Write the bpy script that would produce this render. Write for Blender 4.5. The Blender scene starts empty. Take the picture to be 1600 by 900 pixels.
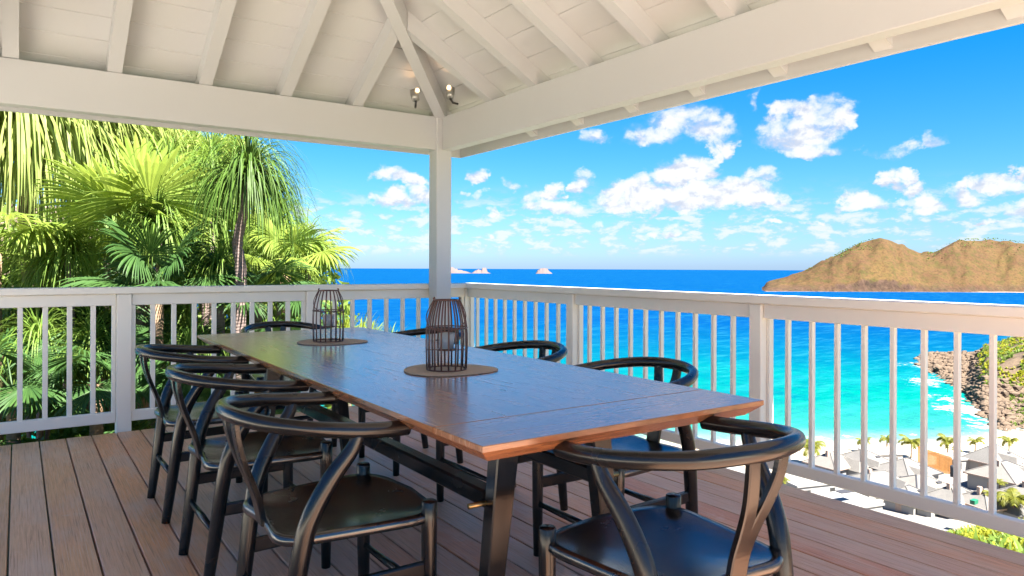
import bpy, bmesh, math, random
import numpy as np
from mathutils import Vector, Matrix, noise as mnoise
R = math.radians
random.seed(7); np.random.seed(7)
scn = bpy.context.scene
COL = scn.collection

# ------------------------------------------------------------------ camera
F, YAW, SH, ROLL, EYE = 1119.0, .6042, -33.8, .004, 1.14
cs, sn = math.cos(YAW), math.sin(YAW)
FWD = Vector((sn, cs, 0)); R0 = Vector((cs, -sn, 0)); U0 = Vector((0, 0, 1))
RT = R0*math.cos(ROLL) + U0*math.sin(ROLL); UP = U0*math.cos(ROLL) - R0*math.sin(ROLL)
cam_d = bpy.data.cameras.new('camera'); cam = bpy.data.objects.new('camera', cam_d); COL.objects.link(cam)
cam_d.sensor_width = 36; cam_d.lens = F*36/1600; cam_d.shift_y = SH/1600
cam_d.clip_start = .05; cam_d.clip_end = 40000
cam.matrix_world = Matrix(((RT.x, UP.x, -FWD.x, 0), (RT.y, UP.y, -FWD.y, 0), (RT.z, UP.z, -FWD.z, EYE), (0, 0, 0, 1)))
scn.camera = cam
SEA = -43.9
def at(px, py, z):            # world point at a given distance along the view
    v = RT*((px-800)/F) - UP*((py-450-SH)/F) + FWD
    return Vector((0, 0, EYE)) + v*z
def sea_at(px, py, h=SEA):
    v = RT*((px-800)/F) - UP*((py-450-SH)/F) + FWD
    return Vector((0, 0, EYE)) + v*((h-EYE)/v.z)

# ------------------------------------------------------------------ light, sky, exposure
SUN_EL, SUN_AZ = R(56), R(174)      # azimuth measured from +Y towards +X
SUN_DIR = Vector((math.sin(SUN_AZ)*math.cos(SUN_EL), math.cos(SUN_AZ)*math.cos(SUN_EL), math.sin(SUN_EL)))
sl = bpy.data.lights.new('sun', 'SUN'); sl.energy = 4.0; sl.angle = R(.5); sl.color = (1, .94, .85)
sun = bpy.data.objects.new('sun', sl); COL.objects.link(sun)
sun.rotation_euler = SUN_DIR.to_track_quat('Z', 'Y').to_euler(); sun.location = (0, -20, 40)
SKY_STRENGTH = .05
EXPOSURE = 3.0
scn.view_settings.view_transform = 'Standard'; scn.view_settings.look = 'None'
scn.view_settings.exposure = EXPOSURE; scn.view_settings.gamma = 1; scn.view_settings.use_curve_mapping = False
scn.cycles.max_bounces = 10; scn.cycles.diffuse_bounces = 6; scn.cycles.glossy_bounces = 4
scn.cycles.transparent_max_bounces = 12; scn.cycles.use_denoising = True
scn.cycles.sample_clamp_indirect = 8

class NT:                                  # tiny node helper
    def __init__(s, tree): s.t = tree; s.t.nodes.clear()
    def n(s, kind, **kw):
        nd = s.t.nodes.new(kind)
        for k, v in kw.items():
            if k == 'ins':
                for i, val in v.items(): s.put(nd.inputs[i], val)
            else: setattr(nd, k, v)
        return nd
    def put(s, sock, val):
        if isinstance(val, bpy.types.NodeSocket): s.t.links.new(val, sock)
        else:
            if hasattr(sock.default_value, '__len__') and not hasattr(val, '__len__'): val = [val]*len(sock.default_value)
            if hasattr(val, '__len__') and len(val) == 3 and len(sock.default_value) == 4: val = (*val, 1)
            sock.default_value = val
    def m(s, op, a, b=None, c=None, clamp=False):
        nd = s.n('ShaderNodeMath', operation=op, use_clamp=clamp)
        s.put(nd.inputs[0], a)
        if b is not None: s.put(nd.inputs[1], b)
        if c is not None: s.put(nd.inputs[2], c)
        return nd.outputs[0]
    def mix(s, f, a, b, mode='MIX'):
        nd = s.n('ShaderNodeMix', data_type='RGBA', blend_type=mode)
        s.put(nd.inputs[0], f); s.put(nd.inputs[6], a); s.put(nd.inputs[7], b)
        return nd.outputs[2]
    def noise(s, vec, scale, detail=4, rough=.5, dist=0):
        nd = s.n('ShaderNodeTexNoise'); s.put(nd.inputs['Vector'], vec)
        nd.inputs['Scale'].default_value = scale; nd.inputs['Detail'].default_value = detail
        nd.inputs['Roughness'].default_value = rough; nd.inputs['Distortion'].default_value = dist
        return nd.outputs[0]
    def mapr(s, v, a, b, c=0, d=1, smooth=False):
        nd = s.n('ShaderNodeMapRange'); nd.interpolation_type = 'SMOOTHSTEP' if smooth else 'LINEAR'
        s.put(nd.inputs[0], v)
        for i, x in enumerate((a, b, c, d)): s.put(nd.inputs[i+1], x)
        return nd.outputs[0]
    def ramp(s, v, stops):
        nd = s.n('ShaderNodeValToRGB'); s.put(nd.inputs[0], v); e = nd.color_ramp.elements
        while len(e) < len(stops): e.new(.5)
        for el, (p, c) in zip(e, stops): el.position = p; el.color = (*c, 1)
        return nd.outputs[0]
    def mapping(s, vec, scale=(1, 1, 1), rot=(0, 0, 0), loc=(0, 0, 0)):
        nd = s.n('ShaderNodeMapping'); s.put(nd.inputs[0], vec)
        nd.inputs[1].default_value = loc; nd.inputs[2].default_value = rot; nd.inputs[3].default_value = scale
        return nd.outputs[0]
    def coord(s, which='Object'): return s.n('ShaderNodeTexCoord').outputs[which]

def px_dir(px, py):
    v = RT*((px-800)/F) - UP*((py-450-SH)/F) + FWD; v.normalize()
    return math.atan2(v.x, v.y), math.asin(v.z)
# cumulus clouds: centre (as seen), half sizes, density
CLOUDS = [(1262,205,62,34,1),(1240,180,30,16,1),(1318,192,26,22,.95),(1292,230,44,15,1),
 (1062,196,40,26,.75),(1030,210,44,16,.7),(1105,205,34,28,.75),(1136,232,16,18,.95),(1113,248,13,22,.95),
 (1050,276,46,22,1.2),(985,298,28,20,1.1),(1060,312,100,28,1.25),(1095,268,24,18,1.1),(1150,308,56,24,1.2),(1205,316,34,15,1.1),(1010,322,50,16,1.15),(1190,278,22,16,.8),
 (884,326,44,15,1),(872,300,16,16,1),(915,285,22,13,.9),(845,310,14,10,.6),(1235,326,14,8,.8),
 (928,216,28,14,.85),(1442,222,24,11,.6),(1392,226,24,11,.5),(1180,160,10,14,.5),
 (1398,278,20,18,1.1),(1412,300,20,16,1.1),(1432,325,26,16,1.1),(1350,322,32,15,1),(1335,308,16,10,.9),
 (1508,314,26,20,1),(1518,296,16,14,1),(1562,288,36,15,.95),(1590,326,28,15,.9),(1598,268,14,12,.9),
 (630,283,30,16,1.1),(618,316,34,13,1.1),(648,304,20,16,.9),(744,278,18,13,.9),(750,310,16,8,.7),(722,304,10,6,.7),(805,298,10,12,.5),(778,334,12,9,.8),(850,312,18,12,.6),
 (1560,352,24,7,.8),(1480,350,22,8,.6),(1040,358,22,8,.7),(895,350,14,8,.7),(940,352,12,8,.7),(1200,356,18,7,.7),(772,372,6,7,.9),(1270,350,9,7,.7)]
world = bpy.data.worlds.new('World'); scn.world = world; world.use_nodes = True
w = NT(world.node_tree)
geo = w.coord('Generated')
sky = w.n('ShaderNodeTexSky', sky_type='NISHITA'); sky.sun_disc = False
sky.sun_elevation = SUN_EL; sky.sun_rotation = SUN_AZ; sky.air_density = 1.0; sky.dust_density = .4; sky.ozone_density = 3.0
xyz = w.n('ShaderNodeSeparateXYZ'); w.put(xyz.inputs[0], geo)
az = w.m('ARCTAN2', xyz.outputs[0], xyz.outputs[1]); el = w.m('ARCSINE', xyz.outputs[2])
comb = w.n('ShaderNodeCombineXYZ'); w.put(comb.inputs[0], az); w.put(comb.inputs[1], w.m('MULTIPLY', el, 1.25))
p2 = comb.outputs[0]
nz = w.noise(p2, 30, 8, .58, .25)
nzl = w.noise(w.mapping(p2, loc=(.003, -.011, 0)), 30, 6, .58, .25)
fine = w.noise(p2, 9, 3, .5)
warp = w.m('MULTIPLY', w.m('SUBTRACT', fine, .5), .03)
wp1 = w.noise(p2, 14, 5, .6); wp2 = w.noise(w.mapping(p2, loc=(3.1, 1.7, 0)), 14, 5, .6)
azw = w.m('ADD', w.m('ADD', az, warp), w.m('MULTIPLY', w.m('SUBTRACT', wp1, .5), .13)); elw = w.m('ADD', w.m('ADD', el, w.m('MULTIPLY', warp, .4)), w.m('MULTIPLY', w.m('SUBTRACT', wp2, .5), .065))
mask = None; hgt = None
for (px, py, rx, ry, den) in CLOUDS:
    a0, e0 = px_dir(px, py); a1, _ = px_dir(px+rx, py); _, e1 = px_dir(px, py-ry)
    ra, re = abs(a1-a0)*1.42, abs(e1-e0)*1.45
    dx = w.m('MULTIPLY', w.m('SUBTRACT', azw, a0), 1/ra); dy = w.m('MULTIPLY', w.m('SUBTRACT', elw, e0), 1/re); dy = w.m('MAXIMUM', dy, w.m('MULTIPLY', dy, -1.55))
    d = w.m('MULTIPLY_ADD', dx, dx, w.m('MULTIPLY', dy, dy))
    bl = w.m('MULTIPLY', w.m('SUBTRACT', 1, d, clamp=True), den)
    hy = w.m('MULTIPLY', w.m('SUBTRACT', elw, e0), 1/re)
    if mask is None: mask, hgt = bl, hy
    else:
        pick = w.m('GREATER_THAN', bl, mask); hgt = w.m('ADD', hgt, w.m('MULTIPLY', pick, w.m('SUBTRACT', hy, hgt))); mask = w.m('MAXIMUM', mask, bl)
# low band of small trade wind clouds towards the horizon, all the way round
bandc = w.n('ShaderNodeCombineXYZ'); w.put(bandc.inputs[0], az); w.put(bandc.inputs[1], w.m('MULTIPLY', el, 2.4))
bn = w.noise(bandc.outputs[0], 30, 6, .6, .2)
bandm = w.m('MULTIPLY', w.mapr(el, .006, .03, 0, 1, True), w.mapr(el, .06, .12, 1, 0, True))
band = w.m('MULTIPLY', w.mapr(bn, .44, .64, 0, .8, True), bandm)
# scattered clouds over the rest of the sky, outside the view
on = w.noise(p2, 5, 6, .6, .2)
back = w.mapr(w.m('ABSOLUTE', w.m('SUBTRACT', az, YAW)), .75, 1.1, 0, 1, True)
other = w.m('MULTIPLY', w.mapr(on, .58, .70, 0, 1, True), w.m('MULTIPLY', back, w.mapr(el, .03, .12, 0, 1, True)))
raw = w.m('ADD', w.m('MULTIPLY', mask, 1.2), w.m('MULTIPLY', w.m('SUBTRACT', nz, .5), 2.7))
dens = w.m('MULTIPLY', w.mapr(raw, -.02, 1.15, 0, 1, True), w.mapr(mask, .0, .45, 0, 1, True))
lowl = w.m('MAXIMUM', band, other)
veil = w.m('MULTIPLY', w.mapr(mask, 0, .7, 0, .30, True), w.mapr(nzl, .35, .65))
dens = w.m('MAXIMUM', w.m('MAXIMUM', w.m('MULTIPLY', dens, .97), veil), lowl)
lit = w.mapr(w.m('ADD', w.m('ADD', w.m('MULTIPLY', hgt, .55), w.m('MULTIPLY', w.m('SUBTRACT', nz, nzl), 4.0)), w.m('MULTIPLY', raw, .35)), -.25, .55, 0, 1, True)
lit = w.m('MAXIMUM', lit, w.mapr(lowl, .1, .5, 0, .85))
hsv = w.n('ShaderNodeHueSaturation'); hsv.inputs['Saturation'].default_value = 1.18; hsv.inputs['Hue'].default_value = .487
w.put(hsv.inputs['Color'], sky.outputs[0])
skyc = w.mix(1, hsv.outputs[0], w.ramp(w.mapr(el, 0, .5), [(0, (.245, .37, .66)), (.10, (.235, .365, .53)), (.28, (.15, .355, .51)), (.55, (.03, .345, .57)), (1, (.012, .29, .55))]), 'MULTIPLY')
cloudc = w.mix(lit, (1.75, 1.9, 2.25), (2.6, 2.62, 2.66))
col = w.mix(dens, skyc, cloudc)
bg = w.n('ShaderNodeBackground'); w.put(bg.inputs[0], col); bg.inputs[1].default_value = SKY_STRENGTH
w.put(w.n('ShaderNodeOutputWorld').inputs[0], bg.outputs[0])
world.cycles.sampling_method = 'MANUAL'; world.cycles.sample_map_resolution = 512

# ------------------------------------------------------------------ materials
def mat(name):
    m = bpy.data.materials.new(name); m.use_nodes = True
    return m, NT(m.node_tree)
def finish(k, shader): k.put(k.n('ShaderNodeOutputMaterial').inputs[0], shader)
def bsdf(k, color, rough=.5, spec=.5, normal=None, **kw):
    p = k.n('ShaderNodeBsdfPrincipled'); k.put(p.inputs['Base Color'], color); k.put(p.inputs['Roughness'], rough)
    k.put(p.inputs['Specular IOR Level'], spec)
    if normal is not None: k.put(p.inputs['Normal'], normal)
    for a, b in kw.items(): k.put(p.inputs[a], b)
    return p.outputs[0]
def bump(k, h, strength=.3, dist=.01):
    b = k.n('ShaderNodeBump'); k.put(b.inputs['Height'], h); b.inputs['Strength'].default_value = strength
    b.inputs['Distance'].default_value = dist; return b.outputs[0]
def simple(name, c, rough=.5, spec=.5, var=.12, scale=8, bumpy=.1, bdist=.004, **kw):
    m, k = mat(name); o = k.coord()
    n = k.noise(o, scale, 5, .6)
    cc = k.mix(n, [x*(1-var) for x in c], [min(1, x*(1+var)) for x in c])
    finish(k, bsdf(k, cc, rough, spec, bump(k, k.noise(o, scale*6, 3), bumpy, bdist) if bumpy else None, **kw)); return m
def paint(name, c):
    m, k = mat(name); o = k.coord()
    n = k.noise(o, 1.3, 4, .6); r = k.n('ShaderNodeObjectInfo').outputs['Random']
    cc = k.mix(k.m('MULTIPLY', n, .5), c, [x*.86 for x in c])
    cc = k.mix(k.m('MULTIPLY', r, .12), cc, (c[0]*.9, c[1]*.86, c[2]*.8))
    brush = k.noise(k.mapping(o, (3, 3, 3)), 14, 3)
    finish(k, bsdf(k, cc, k.mapr(n, .3, .7, .42, .6), .35, bump(k, brush, .12, .003))); return m
M = {}
M['white'] = paint('white_paint', (.57, .58, .595))
M['ceiling'] = paint('ceiling_paint', (.61, .615, .62))
M['rail'] = paint('railing_paint', (.88, .835, .76))
M['black'] = None
m, k = mat('black_lacquer'); o = k.coord()
g = k.noise(k.mapping(o, (6, 6, 40)), 5, 4, .6); g2 = k.noise(o, 5, 4)
finish(k, bsdf(k, k.mix(g2, (.004, .004, .0045), (.010, .009, .009)), k.mapr(g2, .3, .7, .17, .30), .5, bump(k, g, .05, .002))); M['black'] = m
m, k = mat('black_seat'); o = k.coord()
g = k.noise(k.mapping(o, (40, 4, 10)), 4, 5, .65); g2 = k.noise(o, 7, 5, .6)
finish(k, bsdf(k, k.mix(g2, (.005, .005, .0055), (.012, .0115, .0115)), k.mapr(g2, .3, .7, .15, .30), 1.0, bump(k, g, .10, .002), **{'Coat Weight': .3, 'Coat Roughness': .16})); M['seat'] = m
# deck planks: hardwood, weathered, each plank its own tone
m, k = mat('deck_hardwood'); o = k.coord(); rnd = k.n('ShaderNodeObjectInfo').outputs['Random']
off = k.n('ShaderNodeCombineXYZ'); k.put(off.inputs[0], k.m('MULTIPLY', rnd, 37)); k.put(off.inputs[1], k.m('MULTIPLY', rnd, 91))
v = k.n('ShaderNodeVectorMath', operation='ADD'); k.put(v.inputs[0], o); k.put(v.inputs[1], off.outputs[0]); v = v.outputs[0]
gr = k.noise(k.mapping(v, (34, 1.6, 8)), 4, 6, .65, .4); fine_ = k.noise(k.mapping(v, (160, 5, 20)), 4, 3, .6)
blot = k.noise(k.mapping(v, (3, 1, 1)), 2.2, 5, .6); stain = k.noise(v, 4.5, 6, .7)
c = k.ramp(rnd, [(0, (.68, .30, .15)), (.2, (.78, .46, .28)), (.4, (.60, .37, .24)), (.6, (.82, .38, .17)), (.8, (.68, .46, .33)), (1, (.76, .40, .22))])
c = k.mix(k.mapr(gr, .35, .7, 0, .5), c, (.34, .165, .10))
c = k.mix(k.mapr(blot, .45, .65, 0, .55), c, (.64, .52, .42))
c = k.mix(k.mapr(stain, .60, .72, 0, .45), c, (.66, .57, .49))
streak = k.noise(k.mapping(v, (70, .9, 10)), 3, 5, .7, .3); wear = k.noise(k.mapping(v, (1.5, .6, 1)), 1.6, 4, .6)
c = k.mix(k.m('MULTIPLY', k.mapr(streak, .52, .68, 0, .75), k.mapr(wear, .35, .65, .2, 1)), c, (.66, .56, .50))
c = k.mix(k.mapr(streak, .46, .34, 0, .6), c, (.22, .11, .075))
h = k.m('ADD', k.m('ADD', k.m('MULTIPLY', fine_, .5), k.m('MULTIPLY', gr, .5)), k.m('MULTIPLY', streak, .8))
finish(k, bsdf(k, c, k.mapr(blot, .3, .7, .32, .55), .36, bump(k, h, .4, .004))); M['deck'] = m
# table top: oiled walnut
m, k = mat('oiled_walnut'); o = k.coord(); rnd = k.n('ShaderNodeObjectInfo').outputs['Random']
off = k.n('ShaderNodeCombineXYZ'); k.put(off.inputs[0], k.m('MULTIPLY', rnd, 11))
v = k.n('ShaderNodeVectorMath', operation='ADD'); k.put(v.inputs[0], o); k.put(v.inputs[1], off.outputs[0]); v = v.outputs[0]
gr = k.noise(k.mapping(v, (16, 1.1, 6)), 3, 6, .6, 1.2); fi = k.noise(k.mapping(v, (120, 4, 30)), 4, 3, .6)
c = k.ramp(gr, [(.2, (.13, .046, .018)), (.45, (.25, .10, .042)), (.6, (.33, .14, .058)), (.8, (.18, .066, .026))])
c = k.mix(k.mapr(fi, .5, .8, 0, .6), c, (.05, .02, .01))
finish(k, bsdf(k, c, k.mapr(gr, .2, .8, .18, .32), .55, bump(k, k.m('ADD', fi, gr), .1, .002), **{'Coat Weight': .75, 'Coat Roughness': .2})); M['walnut'] = m
M['brass'] = simple('aged_brass', (.45, .30, .12), .35, .5, .1, 20, 0, Metallic=1.0)
M['iron'] = simple('rusty_brown_iron', (.11, .05, .04), .42, .5, .3, 30, .25, .002, Metallic=.35)
M['mat'] = simple('woven_placemat', (.36, .285, .21), .8, .3, .15, 60, .5, .003)
m, k = mat('candle_glass'); tr = k.n('ShaderNodeBsdfTransparent'); tr.inputs[0].default_value = (.93, .96, .97, 1); gl = k.n('ShaderNodeBsdfGlossy'); gl.inputs['Roughness'].default_value = .06
lw = k.n('ShaderNodeLayerWeight'); lw.inputs[0].default_value = .35; df = k.n('ShaderNodeBsdfDiffuse'); df.inputs[0].default_value = (.82, .86, .88, 1); m1 = k.n('ShaderNodeMixShader'); m1.inputs[0].default_value = .42
k.put(m1.inputs[1], tr.outputs[0]); k.put(m1.inputs[2], df.outputs[0]); m2 = k.n('ShaderNodeMixShader'); k.put(m2.inputs[0], lw.outputs[0]); k.put(m2.inputs[1], m1.outputs[0]); k.put(m2.inputs[2], gl.outputs[0]); finish(k, m2.outputs[0]); M['glass'] = m
M['wax'] = simple('candle_wax', (.80, .74, .60), .5, .4, .05, 10, 0)
M['lamp'] = simple('lamp_metal', (.36, .36, .34), .3, .5, .05, 10, 0, Metallic=.6)
M['dark'] = simple('dark_metal', (.03, .03, .03), .4)
m, k = mat('lamp_bulb'); e = k.n('ShaderNodeEmission'); e.inputs[0].default_value = (1, .62, .30, 1); e.inputs[1].default_value = .5
finish(k, e.outputs[0]); M['bulb'] = m
M['shingle'] = None

def leafmat(name, lo, hi, trans=.35, tc=None, rough=.5, spec=.22, var_scale=3):
    m, k = mat(name); o = k.coord(); rnd = k.n('ShaderNodeObjectInfo').outputs['Random']
    n = k.noise(o, var_scale, 4, .6); g = k.n('ShaderNodeNewGeometry').outputs['Random Per Island']
    f = k.m('ADD', k.m('MULTIPLY', n, .45), k.m('ADD', k.m('MULTIPLY', g, .4), k.m('MULTIPLY', rnd, .2)), clamp=True)
    c = k.mix(f, lo, hi)
    p = bsdf(k, c, rough, spec)
    t = k.n('ShaderNodeBsdfTranslucent'); k.put(t.inputs[0], k.mix(.5, c, tc or hi))
    mx = k.n('ShaderNodeMixShader'); mx.inputs[0].default_value = trans
    k.put(mx.inputs[1], p); k.put(mx.inputs[2], t.outputs[0]); finish(k, mx.outputs[0]); return m
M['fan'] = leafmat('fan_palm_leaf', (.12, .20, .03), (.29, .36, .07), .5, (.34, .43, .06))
M['fandark'] = leafmat('shaded_fan_palm_leaf', (.026, .075, .024), (.065, .135, .032), .35, (.12, .20, .03))  # dark green fan leaf; shade behind the railing put into its colour
M['strap'] = leafmat('strap_leaf', (.14, .21, .035), (.40, .44, .15), .45, (.38, .46, .09))
M['pony'] = leafmat('ponytail_leaf', (.03, .075, .014), (.08, .145, .022), .3, (.10, .17, .02))
M['feather'] = leafmat('feathery_leaf', (.07, .15, .025), (.22, .32, .06), .45, (.26, .38, .05))
M['bush'] = leafmat('bush_leaf', (.06, .12, .022), (.18, .26, .04), .45, (.14, .19, .02))
M['bushlime'] = leafmat('lime_bush_leaf', (.12, .19, .02), (.28, .34, .05), .45, (.28, .28, .02))
M['coco'] = leafmat('coconut_frond', (.08, .11, .016), (.20, .19, .028), .45, (.22, .22, .03))
M['grass'] = leafmat('slope_grass', (.14, .175, .014), (.33, .33, .03), .45, (.42, .40, .03))
def barkmat(name, lo, hi):
    m, k = mat(name); o = k.coord()
    n = k.noise(k.mapping(o, (9, 9, 1.5)), 3, 5, .6); rings = k.n('ShaderNodeTexWave', bands_direction='Z'); k.put(rings.inputs[0], o)
    rings.inputs['Scale'].default_value = 9; rings.inputs['Distortion'].default_value = 3
    c = k.mix(n, lo, hi); c = k.mix(k.m('MULTIPLY', rings.outputs[1], .18), c, [x*.5 for x in lo])
    finish(k, bsdf(k, c, .85, .2, bump(k, k.m('ADD', n, k.m('MULTIPLY', rings.outputs[1], .3)), .5, .02))); return m
M['bark'] = barkmat('palm_bark', (.14, .085, .05), (.30, .21, .14))
M['barkgrey'] = barkmat('grey_bark', (.13, .095, .085), (.26, .20, .18))
M['stone'] = simple('stone_wall', (.34, .25, .20), .85, .2, .35, 4, .6, .03)
M['plaster'] = simple('white_plaster', (.25, .243, .232), .8, .2, .06, .6, .1, .02)
M['orangewood'] = simple('orange_cane', (.34, .16, .05), .8, .2, .35, 3, .3, .02)
M['greenplastic'] = simple('green_plastic', (.01, .13, .07), .5)
M['tank'] = simple('grey_plastic', (.035, .035, .04), .6)
m, k = mat('grey_shingle'); o = k.coord(); rnd = k.n('ShaderNodeObjectInfo').outputs['Random']
n = k.noise(o, .8, 5, .6); n2 = k.noise(o, 7, 3, .6)
c = k.mix(rnd, (.135, .13, .124), (.19, .176, .158)); c = k.mix(k.mapr(n, .3, .7, 0, .35), c, (.08, .078, .076)); c = k.mix(k.mapr(n2, .45, .7, 0, .35), c, (.065, .062, .06))
br = k.n('ShaderNodeTexWave', bands_direction='Z'); k.put(br.inputs[0], o); br.inputs['Scale'].default_value = 3.2; br.inputs['Distortion'].default_value = .4
finish(k, bsdf(k, k.mix(k.m('MULTIPLY', br.outputs[1], .18), c, (.05, .05, .05)), .85, .2, bump(k, k.m('ADD', n2, br.outputs[1]), .4, .04))); M['shingle'] = m
M['roofsheet'] = simple('roof_shingle_top', (.26, .25, .24), .85, .2, .1, 4)

# ------------------------------------------------------------------ mesh helpers
class MB:
    def __init__(s): s.v = []; s.f = []
    def box(s, x0, x1, y0, y1, z0, z1, ch=0):
        b = len(s.v)
        if ch <= 0:
            s.v += [(x, y, z) for x in (x0, x1) for y in (y0, y1) for z in (z0, z1)]
            s.f += [tuple(b+i for i in q) for q in ((0, 1, 3, 2), (4, 6, 7, 5), (0, 4, 5, 1), (2, 3, 7, 6), (0, 2, 6, 4), (1, 5, 7, 3))]
            return s
        bm = bmesh.new(); bmesh.ops.create_cube(bm, size=1)
        for vv in bm.verts: vv.co = ((x0+x1)/2+vv.co.x*(x1-x0), (y0+y1)/2+vv.co.y*(y1-y0), (z0+z1)/2+vv.co.z*(z1-z0))
        bmesh.ops.bevel(bm, geom=bm.edges[:], offset=ch, segments=1, affect='EDGES')
        bm.verts.index_update()
        s.v += [tuple(vv.co) for vv in bm.verts]; s.f += [tuple(b+vv.index for vv in f.verts) for f in bm.faces]; bm.free(); return s
    def prism(s, poly, axis, a0, a1):        # poly in the two other axes, extruded along axis
        b = len(s.v); n = len(poly)
        for a in (a0, a1):
            for (p, q) in poly:
                s.v.append({'x': (a, p, q), 'y': (p, a, q), 'z': (p, q, a)}[axis])
        s.f += [tuple(b+i for i in range(n))[::-1], tuple(b+n+i for i in range(n))]
        s.f += [(b+i, b+(i+1) % n, b+n+(i+1) % n, b+n+i) for i in range(n)]; return s
    def tube(s, pts, rad, n=10, ref=(0, 0, 1), rect=False, cap=True):
        # rad: number / list; each entry number or (side, along ref)
        P = [Vector(p) for p in pts]; b = len(s.v); ref = Vector(ref); N = len(P)
        for i, p in enumerate(P):
            t = (P[min(i+1, N-1)]-P[max(i-1, 0)]).normalized()
            sd = ref.cross(t)
            if sd.length < 1e-4: sd = Vector((1, 0, 0)).cross(t)
            sd.normalize(); upv = t.cross(sd).normalized()
            r = rad[i] if isinstance(rad, list) else rad
            ra, rb = r if hasattr(r, '__len__') else (r, r)
            if rect:
                cor = [(-1, -.75), (-.75, -1), (.75, -1), (1, -.75), (1, .75), (.75, 1), (-.75, 1), (-1, .75)]
                for (q, e) in cor: s.v.append(tuple(p+sd*(q*ra)+upv*(e*rb)))
            else:
                for j in range(n):
                    a = 2*math.pi*j/n; s.v.append(tuple(p+sd*(math.cos(a)*ra)+upv*(math.sin(a)*rb)))
        if rect: n = 8
        for i in range(N-1):
            for j in range(n):
                s.f.append((b+i*n+j, b+i*n+(j+1) % n, b+(i+1)*n+(j+1) % n, b+(i+1)*n+j))
        if cap:
            s.f.append(tuple(b+j for j in range(n))[::-1]); s.f.append(tuple(b+(N-1)*n+j for j in range(n)))
        return s
    def lathe(s, prof, c=(0, 0, 0), n=16):
        b = len(s.v)
        for (r, z) in prof:
            for j in range(n):
                a = 2*math.pi*j/n; s.v.append((c[0]+r*math.cos(a), c[1]+r*math.sin(a), c[2]+z))
        for i in range(len(prof)-1):
            for j in range(n): s.f.append((b+i*n+j, b+i*n+(j+1) % n, b+(i+1)*n+(j+1) % n, b+(i+1)*n+j))
        return s
    def mesh(s, name, m=None, smooth=False):
        me = bpy.data.meshes.new(name); me.from_pydata(s.v, [], s.f); me.update()
        if m: me.materials.append(m)
        if smooth: me.shade_smooth() if smooth is True else me.shade_auto_smooth(angle=R(smooth)) if hasattr(me, 'shade_auto_smooth') else me.shade_smooth()
        return me
    def build(s, name, m, parent=None, smooth=False, loc=None):
        return link(name, s.mesh(name, m, smooth), parent, loc)
def link(name, me, parent=None, loc=None):
    o = bpy.data.objects.new(name, me); COL.objects.link(o)
    if parent: o.parent = parent
    if loc is not None: o.location = loc
    return o
def thing(name, label, cat, loc=(0, 0, 0), rz=0, group=None):
    o = bpy.data.objects.new(name, None); COL.objects.link(o); o.location = loc; o.rotation_euler = (0, 0, rz)
    o.empty_display_size = .1; return tag(o, label, cat, group)
def tag(o, label, cat, group=None):
    o['label'] = label; o['category'] = cat
    if group: o['group'] = group
    return o
def copy_tree(o, parent=None):
    c = o.copy(); COL.objects.link(c)
    if parent: c.parent = parent
    for ch in list(o.children): copy_tree(ch, c)
    return c
def spline(pts, n=6):
    P = [Vector(p) for p in pts]; out = []
    for i in range(len(P)-1):
        p0 = P[max(i-1, 0)]; p1 = P[i]; p2 = P[i+1]; p3 = P[min(i+2, len(P)-1)]
        for j in range(n):
            t = j/n
            out.append(.5*((2*p1)+(-p0+p2)*t+(2*p0-5*p1+4*p2-p3)*t*t+(-p0+3*p1-3*p2+p3)*t**3))
    out.append(P[-1]); return out
def lerps(vals, m):
    xs = np.linspace(0, 1, len(vals)); t = np.linspace(0, 1, m)
    if hasattr(vals[0], '__len__'):
        a = np.array(vals); return [tuple(float(np.interp(q, xs, a[:, j])) for j in range(a.shape[1])) for q in t]
    return [float(x) for x in np.interp(t, xs, vals)]

# ------------------------------------------------------------------ sea and land (large structure)
# shoreline as distance from the house for each bearing (bearing measured from the view axis)
TH = [-180, -100, -75, -50, -35, -20, -5, 5, 14, 24, 29, 33, 38, 46, 60, 80, 100, 180]
SHR = [600, 260, 170, 150, 160, 178, 182, 184, 187, 199, 211, 226, 262, 330, 420, 520, 600, 600]
def shore_r(th): return np.interp(np.degrees(th), TH, SHR)
S_ = [0, .015, .03, .1, .2, .29, .36, .45, .56, .70, .83, .90, .955, 1.0, 1.08, 1.4, 3]
Z_ = [-2.7, -2.8, -3.3, -8.0, -14.0, -19.4, -26, -34, -39.2, -40.6, -41.6, -42.3, -43.2, -44.0, -45.6, -50, -60]
def vnoise(x, y, s, seed=0): return mnoise.fractal(Vector((x/s, y/s, seed)), 1, 2, 4)
def land_z(x, y):
    lat = x*cs-y*sn; dep = x*sn+y*cs
    th = math.atan2(lat, dep); r = math.hypot(x, y); s = r/float(shore_r(th))
    z = float(np.interp(s, S_, Z_))
    dl = math.degrees(th)
    if -60 < dl < 27 and .06 < s < .62: z -= min(1, (27-dl)/10)*6*math.sin((s-.06)/.56*math.pi)
    if abs(dl) > 95:                 # hillside behind the house
        f = min(1, (abs(dl)-95)/30); z = z*(1-f)+f*(-2.7+.02*r)
    if s < .9: z = max(z, -42.2)
    amp = .25 if s > .5 else .8
    if .03 < s < 1.0: z += vnoise(x, y, 14)*amp*min(1, (1-s)*6)
    return z
sand_m, k = mat('shore_ground'); o = k.coord(); sep = k.n('ShaderNodeSeparateXYZ'); k.put(sep.inputs[0], o)
n = k.noise(o, .12, 5, .6); n2 = k.noise(o, 1.2, 4, .6)
earth = k.mix(n2, (.10, .085, .04), (.17, .15, .06)); sandc = k.mix(n, (.38, .32, .24), (.43, .37, .29))
pale = k.mix(n2, (.15, .142, .13), (.22, .207, .19))
zz = k.m('ADD', sep.outputs[2], k.m('MULTIPLY', k.m('SUBTRACT', n, .5), 1.6))
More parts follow.
